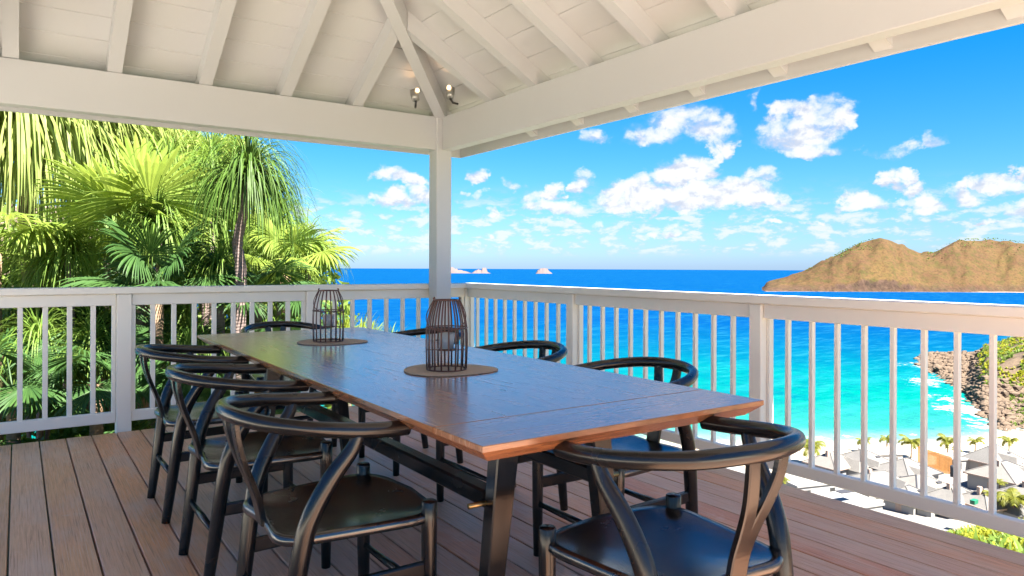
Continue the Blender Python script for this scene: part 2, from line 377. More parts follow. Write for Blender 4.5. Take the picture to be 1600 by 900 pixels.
c = k.mix(k.mapr(zz, -39.3, -38.2), pale, earth); c = k.mix(k.mapr(zz, -41.6, -41.2), sandc, c)
c = k.mix(k.mapr(sep.outputs[2], -43.9, -43.3), (.22, .18, .135), c)
finish(k, bsdf(k, c, .9, .2, bump(k, n2, .3, .1)))
nr, na = 80, 150
rr = np.concatenate([np.linspace(1.5, 5, 4), np.geomspace(6, 330, nr-4)])
vs, fs = [], []
for i in range(na):
    th = -math.pi+2*math.pi*i/na; d = FWD*math.cos(th)+R0*math.sin(th)
    R_s = float(shore_r(th))
    for r in rr:
        q = r if abs(th) > 1.66 else min(r, R_s*1.35)+max(0, r-R_s*1.35)*.02
        vs.append((d.x*q, d.y*q, land_z(d.x*q, d.y*q)))
for i in range(na):
    j = (i+1) % na
    for a in range(nr-1): fs.append((i*nr+a, i*nr+a+1, j*nr+a+1, j*nr+a))
me = bpy.data.meshes.new('ground'); me.from_pydata(vs, [], fs); me.materials.append(sand_m); me.shade_smooth()
ground = link('ground', me); ground['kind'] = 'structure'

ROCKS = [sea_at(*p) for p in ((1440, 572), (1455, 600), (1478, 588), (1500, 572), (1480, 625), (1510, 640), (1540, 660), (1560, 668), (1515, 610), (1465, 575), (1445, 595))]
sea_m, k = mat('sea_water'); o = k.coord()
at_ = k.n('ShaderNodeAttribute', attribute_name='sea'); sp = k.n('ShaderNodeSeparateColor'); k.put(sp.inputs[0], at_.outputs['Color'])
dist = sp.outputs[0]; foamv = sp.outputs[1]
big = k.noise(k.mapping(o, (1, 1, 1)), .012, 5, .6, .4); med = k.noise(o, .06, 5, .62)
dd = k.m('ADD', dist, k.m('MULTIPLY', k.m('SUBTRACT', big, .5), k.mapr(dist, 0, .3, 0, .16)))
c = k.ramp(dd, [(0, (.26, .235, .18)), (.018, (.12, .23, .185)), (.05, (.02, .19, .135)), (.16, (.0, .15, .115)), (.28, (.0, .122, .118)), (.42, (.0, .085, .122)), (.66, (.0, .053, .125)), (1, (.0, .033, .125))])
chop = k.noise(k.mapping(o, (1, .45, 1), (0, 0, -YAW)), .35, 5, .7); chop2 = k.noise(k.mapping(o, (1, .5, 1), (0, 0, -YAW)), .02, 6, .7)
c = k.mix(k.mapr(chop, .42, .70, 0, .38), c, (.0, .03, .09))
c = k.mix(k.mapr(chop2, .45, .7, 0, .4), c, (.0, .035, .10))
rip = k.noise(k.mapping(o, (.28, 1, 1), (0, 0, YAW)), .22, 5, .7); rip2 = k.noise(k.mapping(o, (.22, 1, 1), (0, 0, YAW)), .045, 5, .7)
c = k.mix(k.mapr(rip, .5, .72, 0, .18), c, (.04, .24, .27)); c = k.mix(k.mapr(rip, .48, .30, 0, .28), c, (.0, .035, .10)); c = k.mix(k.mapr(rip2, .47, .3, 0, .35), c, (.0, .045, .115)); c = k.mix(k.mapr(rip2, .53, .7, 0, .22), c, (.015, .16, .21))
fo = k.noise(o, .30, 6, .72, .6); fo2 = k.noise(o, .05, 3, .5)
fm = k.mapr(k.m('ADD', foamv, k.m('MULTIPLY', k.m('SUBTRACT', k.m('ADD', fo, k.m('MULTIPLY', fo2, .5)), .75), 1.7)), .46, .66, 0, .95, True)
caps = k.m('MULTIPLY', k.mapr(k.noise(k.mapping(o, (1, .3, 1), (0, 0, -YAW)), .16, 5, .75), .735, .77, 0, .55), k.mapr(dist, .25, .5, 0, 1))
c = k.mix(k.m('MAXIMUM', fm, caps), c, (.42, .42, .42))
nb_ = bump(k, k.m('ADD', chop, k.m('MULTIPLY', k.noise(o, 1.6, 3), .3)), .7, 1.2)
df = k.n('ShaderNodeBsdfDiffuse'); k.put(df.inputs[0], c); k.put(df.inputs[2], nb_); gl = k.n('ShaderNodeBsdfGlossy'); gl.inputs['Roughness'].default_value = .3; k.put(gl.inputs['Normal'], nb_)
mx = k.n('ShaderNodeMixShader'); mx.inputs[0].default_value = .008; k.put(mx.inputs[1], df.outputs[0]); k.put(mx.inputs[2], gl.outputs[0]); finish(k, mx.outputs[0])
RH = 12511.0
rad = np.concatenate([np.linspace(60, 560, 100), np.geomspace(575, RH, 60)]); NA = 420
ths = np.concatenate([np.linspace(-R(50), R(55), 300), np.linspace(R(55), 2*math.pi-R(50), 122)[1:-1]]); NA = len(ths)
vs, fs, colr = [], [], []
rk = np.array([[p.x, p.y] for p in ROCKS])
for th in ths:
    d = FWD*math.cos(th)+R0*math.sin(th); R_s = float(shore_r(math.atan2(math.sin(th), math.cos(th))))
    for r in rad:
        x, y = d.x*r, d.y*r; vs.append((x, y, SEA))
        ds = max(0, (r-R_s))/420
        dr = np.min(np.hypot(rk[:, 0]-x, rk[:, 1]-y))
        foam = max(0, 1-dr/19)*.66
        foam = max(foam, .62*math.exp(-((r-R_s-1)/2.2)**2), .42*math.exp(-((r-R_s-9)/3.5)**2))
        colr.append((min(1, ds), foam, 0, 1))
nrad = len(rad)
for i in range(NA):
    j = (i+1) % NA
    for a in range(nrad-1): fs.append((i*nrad+a, i*nrad+a+1, j*nrad+a+1, j*nrad+a))
me = bpy.data.meshes.new('sea'); me.from_pydata(vs, [], fs); me.materials.append(sea_m)
ca = me.color_attributes.new('sea', 'FLOAT_COLOR', 'POINT'); ca.data.foreach_set('color', np.array(colr, dtype=np.float32).ravel())
sea = link('sea', me); sea['kind'] = 'structure'

# island across the bay: height field in its own frame, u across, v away
isl_m, k = mat('dry_hillside'); o = k.coord(); sep = k.n('ShaderNodeSeparateXYZ'); k.put(sep.inputs[0], o)
n = k.noise(o, .012, 6, .65, .5); n2 = k.noise(o, .07, 6, .7); n3 = k.noise(o, .25, 4, .7)
c = k.mix(k.mapr(n, .38, .62), (.074, .041, .021), (.090, .056, .022)); c = k.mix(k.mapr(n2, .46, .64, 0, .85), c, (.046, .043, .013))
c = k.mix(k.mapr(n3, .48, .66, 0, .75), c, (.038, .022, .013))
nrm = k.n('ShaderNodeNewGeometry').outputs['Normal']; ns = k.n('ShaderNodeSeparateXYZ'); k.put(ns.inputs[0], nrm)
rock = k.mix(k.mapr(k.noise(k.mapping(o, (1, 1, .35)), .12, 6, .75), .35, .65), (.022, .014, .014), (.085, .052, .038))
low = k.mapr(k.m('ADD', sep.outputs[2], k.m('MULTIPLY', k.noise(o, .03, 6, .7), 30)), 15, 32, .75, 0)
c = k.mix(k.m('MAXIMUM', low, k.mapr(k.m('ADD', ns.outputs[2], k.m('MULTIPLY', k.m('SUBTRACT', n2, .5), .5)), .45, .62, .8, 0)), c, rock)
finish(k, bsdf(k, c, .95, .1, bump(k, k.m('ADD', n2, n3), .6, 3)))
SIL = [(1191, 0), (1194, 4), (1199, 12), (1210, 15), (1225, 18), (1238, 23), (1262, 32), (1290, 47), (1320, 63), (1348, 76), (1362, 80), (1372, 82), (1395, 77), (1415, 68), (1440, 58), (1457, 60), (1475, 70), (1492, 79), (1512, 81), (1530, 80), (1548, 83), (1570, 80), (1600, 76), (1680, 80), (1780, 60), (1900, 0)]
sx = [s[0] for s in SIL]; sy = [s[1] for s in SIL]
DI = 1345.0
iu = np.linspace(1186, 1900, 190); iv = np.concatenate([np.linspace(-8, 60, 24), np.linspace(66, 420, 44)])
vs, fs = [], []
for u in iu:
    for vv in iv:
        px = u
        lat = (px-800)/F*DI
        Hh = float(np.interp(px, sx, sy))*(1500/F)
        ridge = 170+30*math.sin(px*.013)
        wob = mnoise.fractal(Vector((px*.012, 3, 0)), 1, 2, 4)*16
        t = (vv-wob)/ridge
        if t <= 0: prof = t*.4
        elif t < 1: cl = .03+.17*max(0, min(1, (1490-px)/90))*(.75+.5*mnoise.noise(Vector((px*.03, 8, 0)))); prof = min(1, cl*min(1, t/.06) + (1-cl)*math.sin(min(1, t)*math.pi/2)**1.12)
        else: prof = max(-.2, 1-(t-1)**2*.9)
        gul = mnoise.ridged_multi_fractal(Vector((px*.02, vv*.006, 1.7)), .9, 2, 5, .9, 2)
        z = Hh*prof*(1-.17*max(0, 1.2-gul)*min(1, max(0, t)*3)*max(0, min(1, (1.15-t)*3)))
        z += mnoise.fractal(Vector((lat/30, vv/30, 5)), 1, 2, 5)*5.0*min(1, max(0, t*4))*max(0, min(1, (1.3-t)*3)) if Hh > 4 else 0
        vs.append((lat*(1+vv/DI), vv, min(z, Hh*1.02+1)-1.0))
nv = len(iv)
for i in range(len(iu)-1):
    for a in range(nv-1): fs.append((i*nv+a, (i+1)*nv+a, (i+1)*nv+a+1, i*nv+a+1))
me = bpy.data.meshes.new('island_hills'); me.from_pydata(vs, [], fs); me.materials.append(isl_m); me.shade_smooth()
isl = link('island_hills', me); isl['kind'] = 'structure'
isl.matrix_world = Matrix(((R0.x, FWD.x, 0, FWD.x*DI), (R0.y, FWD.y, 0, FWD.y*DI), (0, 0, 1, SEA), (0, 0, 0, 1)))
# thin pale shore line of the island
mb = MB(); pts = []
for px in np.linspace(1196, 1900, 150):
    wob = mnoise.fractal(Vector((px*.012, 3, 0)), 1, 2, 4)*16; lat = (px-800)/F*DI
    wd = 1.5+4*mnoise.noise(Vector((px*.15, 0, 0)))
    if px > 1530: wd += 9
    pts.append((lat, wob-wd, wob+6, 1.2 if px > 1520 else .5))
for (a, y0, y1, z) in pts: mb.v += [(a, y0, .05), (a, y1, z)]
mb.f = [(2*i, 2*i+2, 2*i+3, 2*i+1) for i in range(len(pts)-1)]
sand2 = simple('pale_shore_sand', (.22, .17, .13), .9, .1, .2, .05, 0)
s_ = mb.build('shore', sand2); s_['kind'] = 'structure'; s_.matrix_world = isl.matrix_world.copy()

# headland on the right with rocky foot
hm, k = mat('headland_ground'); o = k.coord(); sep = k.n('ShaderNodeSeparateXYZ'); k.put(sep.inputs[0], o)
n = k.noise(o, .12, 6, .7); n2 = k.noise(o, .5, 5, .7)
c = k.mix(n, (.095, .068, .048), (.15, .11, .072)); c = k.mix(k.mapr(n2, .5, .7), c, (.05, .038, .034))
finish(k, bsdf(k, c, .95, .1, bump(k, k.m('ADD', n, n2), .8, .6)))
def head_z(lat, dep):
    px = 800+F*lat/dep
    e = (px-1518)/62                       # 0 at cliff toe .. 1
    edge = 1552-116*min(1, max(0, (dep-200)/130))+8*mnoise.noise(Vector((dep*.05, 1, 0)))
    base = max(-3, min(1, (px-edge)/14))*1.6+1.2*max(0, min(1, (px-edge)/60))-1.0
    cliff = max(0, min(1, (e+.05)/.42))
    hgt = 6.0+8.5*max(0, min(1, e/1.6)) 
    ff = max(0, min(1, (dep-232)/22))*max(0, min(1, (372-dep)/40))
    z = min(base*.8, (dep-203)*.2, (384-dep)*.12) + cliff*hgt*ff
    return z + mnoise.fractal(Vector((lat/9, dep/9, 0)), 1, 2, 5)*1.1*(1 if z > .4 else .3) - (1.2 if z < .2 else 0)
vs, fs = [], []
hl = np.linspace(1425, 1800, 110); hd = np.linspace(196, 400, 90)
for px in hl:
    for dp in hd:
        lat = (px-800)/F*dp; vs.append((lat, dp, head_z(lat, dp)))
for i in range(len(hl)-1):
    for a in range(len(hd)-1): fs.append((i*90+a, (i+1)*90+a, (i+1)*90+a+1, i*90+a+1))
me = bpy.data.meshes.new('headland'); me.from_pydata(vs, [], fs); me.materials.append(hm); me.shade_smooth()
FR = Matrix(((R0.x, FWD.x, 0, 0), (R0.y, FWD.y, 0, 0), (0, 0, 1, SEA), (0, 0, 0, 1)))
hd_o = link('headland', me); hd_o['kind'] = 'structure'; hd_o.matrix_world = FR
rockm = simple('shore_rock', (.115, .083, .058), .9, .2, .4, .5, .6, .2)
def rock_into(mb, c, r, rng):
    bm = bmesh.new(); bmesh.ops.create_icosphere(bm, subdivisions=1, radius=1); b = len(mb.v)
    sx_, sy_, sz_ = (rng.uniform(.7, 1.3) for _ in range(3))
    for q in bm.verts:
        f = rng.uniform(.75, 1.2); mb.v.append((c[0]+q.co.x*r*sx_*f, c[1]+q.co.y*r*sy_*f, c[2]+q.co.z*r*.7*sz_*f))
    bm.verts.index_update(); mb.f += [tuple(b+q.index for q in f.verts) for f in bm.faces]; bm.free()
rng = random.Random(3); mb = MB()
for i in range(3000):
    dp = rng.uniform(198, 372)
    t = (dp-200)/170
    edge = 1546-118*min(1, t*1.3)+rng.uniform(-4, 24)
    px = edge+abs(rng.gauss(0, 1))*46
    if px > 1680: continue
    lat = (px-800)/F*dp; z = head_z(lat, dp)
    if z > 7 or z < -2.2: continue
    rock_into(mb, (lat, dp, max(-.3, z)+rng.uniform(-.2, .3)), rng.choice((.4, .5, .6, .8, .8, 1.1, 1.6)), rng)
bo = mb.build('boulders', rockm); bo['kind'] = 'stuff'; bo.matrix_world = FR
bo['label'] = 'brown boulders tumbled along the waterline below the green headland'

# islets on the horizon
for i, (px, pts, lab) in enumerate([(712, [(-34, 0), (-25, 3), (-14, 8), (-7, 10), (0, 7), (12, 4), (22, 1), (26, 0)], 'low pale islet on the horizon right beside the pavilion post'),
        (751, [(-14, 0), (-9, 4), (-4, 6), (1, 5), (3, 9), (9, 8), (11, 2), (16, 0)], 'small pale islet on the horizon, middle one of three'),
        (848, [(-11, 0), (-8, 5), (-3, 8), (2, 9), (7, 8), (10, 4), (13, 2), (15, 0)], 'pale rock islet alone on the horizon right of the lantern')]):
    D0 = 4550.0; sc_ = D0/F; mb = MB(); ny = 9
    xs = np.linspace(pts[0][0], pts[-1][0], 40)
    for x_ in xs:
        hh = float(np.interp(x_, [q[0] for q in pts], [q[1] for q in pts]))
        for b in range(ny):
            f = b/(ny-1)*2-1; z = hh*max(0, 1-abs(f)**2.2)*(1+.25*mnoise.noise(Vector((x_*.35, f*2, i*7))))
            mb.v.append(((px-800+x_)*sc_, f*60, z*sc_*(1 if abs(f) < .99 else 0)-.3))
    for a in range(39):
        for b in range(ny-1): mb.f.append((a*ny+b, (a+1)*ny+b, (a+1)*ny+b+1, a*ny+b+1))
    if i == 0: M['islet'] = simple('pale_islet_rock', (.115, .09, .088), .95, .1, .25, .02, .4, 2)
    oo = mb.build('islet', M['islet'], smooth=True)
    oo.matrix_world = Matrix(((R0.x, FWD.x, 0, FWD.x*D0), (R0.y, FWD.y, 0, FWD.y*D0), (0, 0, 1, SEA), (0, 0, 0, 1)))
    tag(oo, lab, 'islet', 'islets on the horizon')

# ------------------------------------------------------------------ deck
DX, DY = 3.316, 5.532
deck = bpy.data.objects.new('deck', None); COL.objects.link(deck); deck['kind'] = 'structure'
pw, gap = .1455, .007
nb = 31
for i in range(nb):
    x1 = DX-i*pw; x0 = x1-pw+gap
    mb = MB().box(x0-x1, 0, -7.12, 0, -.028, 0, .0025)
    o_ = mb.build('plank', M['deck'], deck, loc=(x1, DY-.004*random.random(), -random.random()*.0015))
MB().box(DX-nb*pw, DX-.02, -1.5, DY-.03, -.25, -.034).build('joist_frame', M['dark'], deck)

# added pale paving, unseen behind the viewpoint and at left, bounces sunlight under the roof
M['bounce_terrace'] = simple('bounce_terrace_stone', (.80, .73, .60), .7, .3, .08, 2, .2, .01)
te = bpy.data.objects.new('bounce_terrace', None); COL.objects.link(te); te['kind'] = 'structure'
for i in range(12):
    for j in range(-8, 10):
        if j < 0 and -7.2+(i+1)*.9 > -1.1: continue
        MB().box(-7.2+i*.9+.004, -7.2+(i+1)*.9-.004, -1.6-(j+1)*.9+.004, -1.6-j*.9-.004, -.04, -.002, .003).build('slab', M['bounce_terrace'], te)
MB().box(-7.3, 3.7, -10.7, -1.57, -.3, -.045).box(-7.3, -1.22, -1.56, 5.5, -.3, -.045).build('bed', M['dark'], te)

# ------------------------------------------------------------------ pavilion
pav = thing('pavilion', 'white painted open pavilion with rafters and beams over the dining deck', 'pavilion', (3.0, 5.44, 0))
def P(name, mb, m=None, smooth=False): 
    o_ = mb.build(name, m or M['white'], pav, smooth); o_.location = (-3.0, -5.44, 0); return o_
T = .577; ZT, ZB = 2.412, 2.130; XB, YB = 2.98, 5.39; EX, EY = 3.43, 5.84
P('post', MB().box(2.93, 3.075, 5.375, 5.515, -.02, 2.47, .006))
P('beam', MB().box(-.68, 2.936, YB, YB+.10, ZB, ZT, .004))
P('beam', MB().box(XB, XB+.10, -1.26, 5.372, ZB, ZT, .004))
DEP = .139
def rafter_prof(c0, e, top):     # profile in (outward coordinate, z): from eave to top
    zu = lambda q: ZT+(c0-q)*T
    return [(c0+.02, ZT-.004), (c0+.10, ZT-.004-.02), (e, zu(e)+.035), (e, zu(e)+DEP), (top, zu(top)+DEP), (top, zu(top))]
RX = 1.2                                   # ridge line of the hip roof, shifted so the small unseen side admits light
for xc in (-.04, .525, 1.09, 1.655, 2.225, -.605):
    top = xc+2.41+.03 if xc > RX else (2*RX-xc)+2.41+.03
    P('rafter', MB().prism(rafter_prof(YB, EY, top), 'x', xc-.0425, xc+.0425))
for yc in (4.655, 4.085, 3.52, 2.955, 2.39, 1.825, 1.26, .695, .13, -.435, -1.0):
    top = max(yc-2.41+.03, RX+.03)
    P('rafter', MB().prism(rafter_prof(XB, EX, top), 'y', yc-.0425, yc+.0425))
# hip rafter
hd_ = Vector((-1, -1, T)).normalized(); sdv = Vector((1, -1, 0)).normalized()
a_ = Vector((3.12, 5.53, ZT-.14*T+.02)); b_ = Vector((RX, RX+2.41, ZT+(XB-RX)*T))
mb = MB(); 
for q in (a_, b_):
    for (s_, u_) in ((-.045, -.045), (.045, -.045), (.045, .125), (-.045, .125)): mb.v.append(tuple(q+sdv*s_+Vector((0, 0, u_))))
mb.f = [(0, 1, 2, 3)[::-1], (4, 5, 6, 7)] + [(i, (i+1) % 4, 4+(i+1) % 4, 4+i) for i in range(4)]
P('hip_rafter', mb)
# ceiling boards: each board its own mesh, mitred on the hip
bp = .176; th = .018; YE = -1.25  # YE: unseen back roof edge, placed to keep sun off the near chair
def zc(c0, q): return ZT+(c0-q)*T+DEP+.001
y1 = EY+.01; i = 0
while y1-bp > RX+2.41:
    y0 = y1-bp; g_ = .006
    ya, yb = y1-g_/2, y0+g_/2
    mb = MB()
    for (yy, dz) in ((ya, 0), (yb, 0), (yb, th), (ya, th)):
        mb.v += [(2*RX-(yy-2.41), yy, zc(YB, yy)+dz), (yy-2.41-.002, yy, zc(YB, yy)+dz)]
    mb.f = [(0, 1, 3, 2), (2, 3, 5, 4), (4, 5, 7, 6), (6, 7, 1, 0), (0, 2, 4, 6), (1, 7, 5, 3)]
    P('ceiling_board', mb, M['ceiling'])
    x1, x0 = ya-2.41, yb-2.41; mb = MB()
    for (xx, dz) in ((x1, 0), (x0, 0), (x0, th), (x1, th)):
        mb.v += [(xx, YE, zc(XB, xx)+dz), (xx, xx+2.41-.002, zc(XB, xx)+dz)]
    mb.f = [(0, 2, 3, 1), (2, 4, 5, 3), (4, 6, 7, 5), (6, 0, 1, 7), (0, 6, 4, 2), (1, 3, 5, 7)]
    P('ceiling_board', mb, M['ceiling'])
    y1 = y0; i += 1
# roof covering above the boards (hip roof: four slopes, ridge along y)
rt = .03; ez = zc(YB, EY+.04)+th+rt; rz = zc(XB, RX)+th+rt
A, B_, C_, D_ = (3.47, 5.88, ez), (2*RX-3.47, 5.88, ez), (2*RX-3.47, YE-.02, ez), (3.47, YE-.02, ez)
E1, E2 = (RX, RX+2.41, rz), (RX, YE-.02, rz)
mb = MB(); tp = [A, B_, C_, D_, E1, E2]; mb.v = tp+[(x, y, z-rt+.004) for (x, y, z) in tp]
fc = [(0, 4, 1), (0, 3, 5, 4), (1, 4, 5, 2)]
mb.f = fc+[tuple(6+q for q in f)[::-1] for f in fc]+[(0, 1, 7, 6), (3, 0, 6, 9), (1, 2, 8, 7), (2, 5, 11, 8), (5, 3, 9, 11)]
o_ = P('roof_cover', mb, M['roofsheet'])
P('fascia', MB().box(2*RX-3.45, EX+.022, EY, EY+.022, 2.162, 2.335, .003))
P('fascia', MB().box(EX, EX+.022, YE, EY-.002, 2.162, 2.335, .003))
MBp = MB().box(-.675, -.535, 5.38, 5.52, -.02, 2.45, .006); P('post', MBp)
P('post', MB().box(2.935, 3.075, -1.24, -1.1, -.02, 2.45, .006)); P('post', MB().box(-.675, -.535, -1.24, -1.1, -.02, 2.45, .006)); P('beam', MB().box(-.68, -.58, -1.26, 5.372, ZB, ZT, .004))

# spot lamps at the foot of the hip rafter
def spot(loc, rz, label):
    t = thing('spotlight', label, 'spotlight', loc, rz, 'spotlights at the pavilion corner')
    MB().tube([(0, 0, -.035), (0, .01, .0), (0, .025, .05)], [.030, .034, .030], 14).build('housing', M['lamp'], t, True)
    MB().lathe([(.0001, .03), (.012, .026), (.018, .012), (.016, -.004), (.0001, -.008)], (0, -.016, .035), 12).build('bulb', M['bulb'], t, True)
    MB().tube([(0, .0, -.035), (.02, .02, -.07), (.05, .05, -.075)], .009, 8).build('bracket', M['dark'], t, True)
    return t
spot((2.63, 5.18, 2.505), R(20), 'small lit spotlight on the left side of the hip rafter')
spot((2.80, 4.93, 2.500), R(-55), 'small lit spotlight on the right side of the hip rafter')
for nm, loc, tgt in (('spot_glow_a', (2.62, 5.13, 2.56), (2.50, 5.20, 2.95)), ('spot_glow_b', (2.76, 4.91, 2.56), (2.66, 4.86, 2.95))):
    L = bpy.data.lights.new('spotlight_beam', 'SPOT'); L.energy = .07; L.color = (1, .55, .25); L.spot_size = R(75); L.spot_blend = .8; L.shadow_soft_size = .02
    lo = bpy.data.objects.new('spotlight_beam', L); COL.objects.link(lo); lo.location = loc
    lo.rotation_euler = (Vector(loc)-Vector(tgt)).to_track_quat('Z', 'Y').to_euler()

# ------------------------------------------------------------------ railings
rl = thing('deck_railing', 'white baluster railing in front of the palms, left side of the deck', 'railing', (0, 5.585, 0), 0, 'railings round the deck')
rr_ = thing('deck_railing', 'white baluster railing facing the sea, right side of the deck', 'railing', (3.37, 0, 0), 0, 'railings round the deck')
def RL(name, mb): o_ = mb.build(name, M['rail'], rl); o_.location = (0, -5.585, 0)
def RR(name, mb): o_ = mb.build(name, M['rail'], rr_); o_.location = (-3.37, 0, 0)
YN = 5.537; XN = 3.322
nx = [-2.067, -.755, .556, 1.868, ]
RL('handrail', MB().box(-5, 3.445, 5.515, 5.66, .942, .987, .005))
RR('handrail', MB().box(3.30, 3.445, -3.4, 5.513, .942, .987, .005))
edges = [-5]+[v for q in nx for v in (q, q+.092)]+[3.32]
for a in range(0, len(edges), 2):
    x0, x1 = edges[a], edges[a+1]
    RL('top_rail', MB().box(x0+.002, x1-.002, 5.558, 5.605, .862, .940, .004)); RL('bottom_rail', MB().box(x0+.002, x1-.002, 5.558, 5.605, .062, .134, .004))
    if x0 < -4: bl = [q for q in np.arange(-2.2, -5, -.1365)]
    else:
        nbal = 8; w_ = x1-x0
        bl = list(np.linspace(x0, x1, nbal+2)[1:-1]) if w_ < 1.4 else list(np.linspace(x0, x1, 11)[1:-1])
    for q in bl: RL('baluster', MB().box(q-.015, q+.015, 5.567, 5.597, .132, .864, .002))
    for q in (x0+.014, x1-.014): RL('baluster', MB().box(q-.012, q+.012, 5.564, 5.60, .132, .864, .002))
for q in nx: RL('newel_post', MB().box(q, q+.092, YN, 5.632, -.26, .940, .005))
ny_ = [2.432, 4.035, .83, -.77]
ny_.sort(); e2 = [-3.4]+[v for q in ny_ for v in (q, q+.078)]+[5.555]
for a in range(0, len(e2), 2):
    y0, y1 = e2[a], e2[a+1]
    RR('top_rail', MB().box(3.342, 3.388, y0+.002, y1-.002, .862, .940, .004)); RR('bottom_rail', MB().box(3.342, 3.388, y0+.002, y1-.002, .052, .113, .004))
    n_ = int(round((y1-y0)/.1375))-1
    for q in np.linspace(y0, y1, n_+2)[1:-1]: RR('baluster', MB().box(3.352, 3.380, q-.0105, q+.0105, .111, .864, .002))
    for q in (y0+.010, y1-.010): RR('baluster', MB().box(3.372, 3.41, q-.009, q+.009, .111, .864, .002))
for q in ny_: RR('newel_post', MB().box(XN, XN+.085, q, q+.078, -.26, .940, .005))
RR('newel_post', MB().box(XN, XN+.085, 5.557, 5.635, -.26, .940, .005))

# ------------------------------------------------------------------ dining table
X0, X1, Y0, Y1, ZTB = .839, 1.828, 1.3265, 4.345, .745
tb = thing('dining_table', 'long walnut dining table with black trestle legs in the middle of the deck', 'table', ((X0+X1)/2, (Y0+Y1)/2, 0))
tcx, tcy = (X0+X1)/2, (Y0+Y1)/2
def TB(name, mb, m, smooth=False): return mb.build(name, m, tb, smooth)
hx, hy = (X1-X0)/2, (Y1-Y0)/2
def slab(x0, x1, y0, y1, sides):       # thick board; outer sides undercut
    lip, bot, ins = .014, .046, .038
    mb = MB(); xa, xb, ya, yb = x0+ins*('l' in sides), x1-ins*('r' in sides), y0+ins*('n' in sides), y1-ins*('f' in sides)
    e = .0015
    for (z, a, b, c, d) in ((0, x0+e, x1-e, y0+e, y1-e), (-e, x0, x1, y0, y1), (-lip, x0, x1, y0, y1), (-bot, xa, xb, ya, yb)):
        mb.v += [(a, c, ZTB+z), (b, c, ZTB+z), (b, d, ZTB+z), (a, d, ZTB+z)]
    mb.f = [(0, 1, 2, 3), (15, 14, 13, 12)]
    for l in range(3): mb.f += [(4*l+i, 4*l+4+i, 4*l+4+(i+1) % 4, 4*l+(i+1) % 4) for i in range(4)]
    return mb
jy = hy-.2265
TB('tabletop', slab(-hx, hx, -jy+.0022, jy-.0022, 'lr'), M['walnut'])
# breadboard ends: grain runs across
for sgn in (-1, 1):
    mb = slab(-jy+.0, -hy+.0, -hx, hx, '') if False else None
    m2 = slab(-hx, hx, (-hy if sgn < 0 else jy+.0015), (-jy-.0015 if sgn < 0 else hy), 'lr'+('n' if sgn < 0 else 'f'))
    m2.v = [(y, -x, z) for (x, y, z) in m2.v]            # build turned, so that the grain turns with it
    o_ = TB('breadboard_end', m2, M['walnut']); o_.rotation_euler = (0, 0, R(90)); o_.location = (0, 0, 0)
for sx_ in (-1, 1):
    for sy_ in (-1, 1):
        mb = MB(); yl = 1.125; zt_, dy = ZTB-.048, .052
        for (z, xo, xi) in ((0, .272, .222), (zt_, .208, .128)):
            mb.v += [(sx_*xo, sy_*yl-dy/2, z), (sx_*xi, sy_*yl-dy/2, z), (sx_*xi, sy_*yl+dy/2, z), (sx_*xo, sy_*yl+dy/2, z)]
        mb.f = [(0, 1, 2, 3), (7, 6, 5, 4)]+[(i, 4+i, 4+(i+1) % 4, (i+1) % 4) for i in range(4)]
        me = mb.mesh('leg', M['black']); bm = bmesh.new(); bm.from_mesh(me); bmesh.ops.recalc_face_normals(bm, faces=bm.faces)
        bmesh.ops.bevel(bm, geom=bm.edges[:], offset=.004, segments=1, affect='EDGES'); bm.to_mesh(me); bm.free(); link('leg', me, tb)
        t_ = TB('tenon', MB().tube([(sx_*.285, sy_*(yl-.02), .462), (sx_*.20, sy_*(yl-.02), .462)], .008, 10, (0, 1, 0)), M['brass'], 30)
    TB('stretcher', MB().tube([(sx_*.206, -1.098, .471), (sx_*.206, 1.098, .471)], [(.0275, .026)]*2, rect=True), M['black'])
for sy_ in (-1, 1): TB('crossbar', MB().box(-.135, .135, sy_*1.125-.022, sy_*1.125+.022, .60, ZTB-.0475, .003), M['black'])

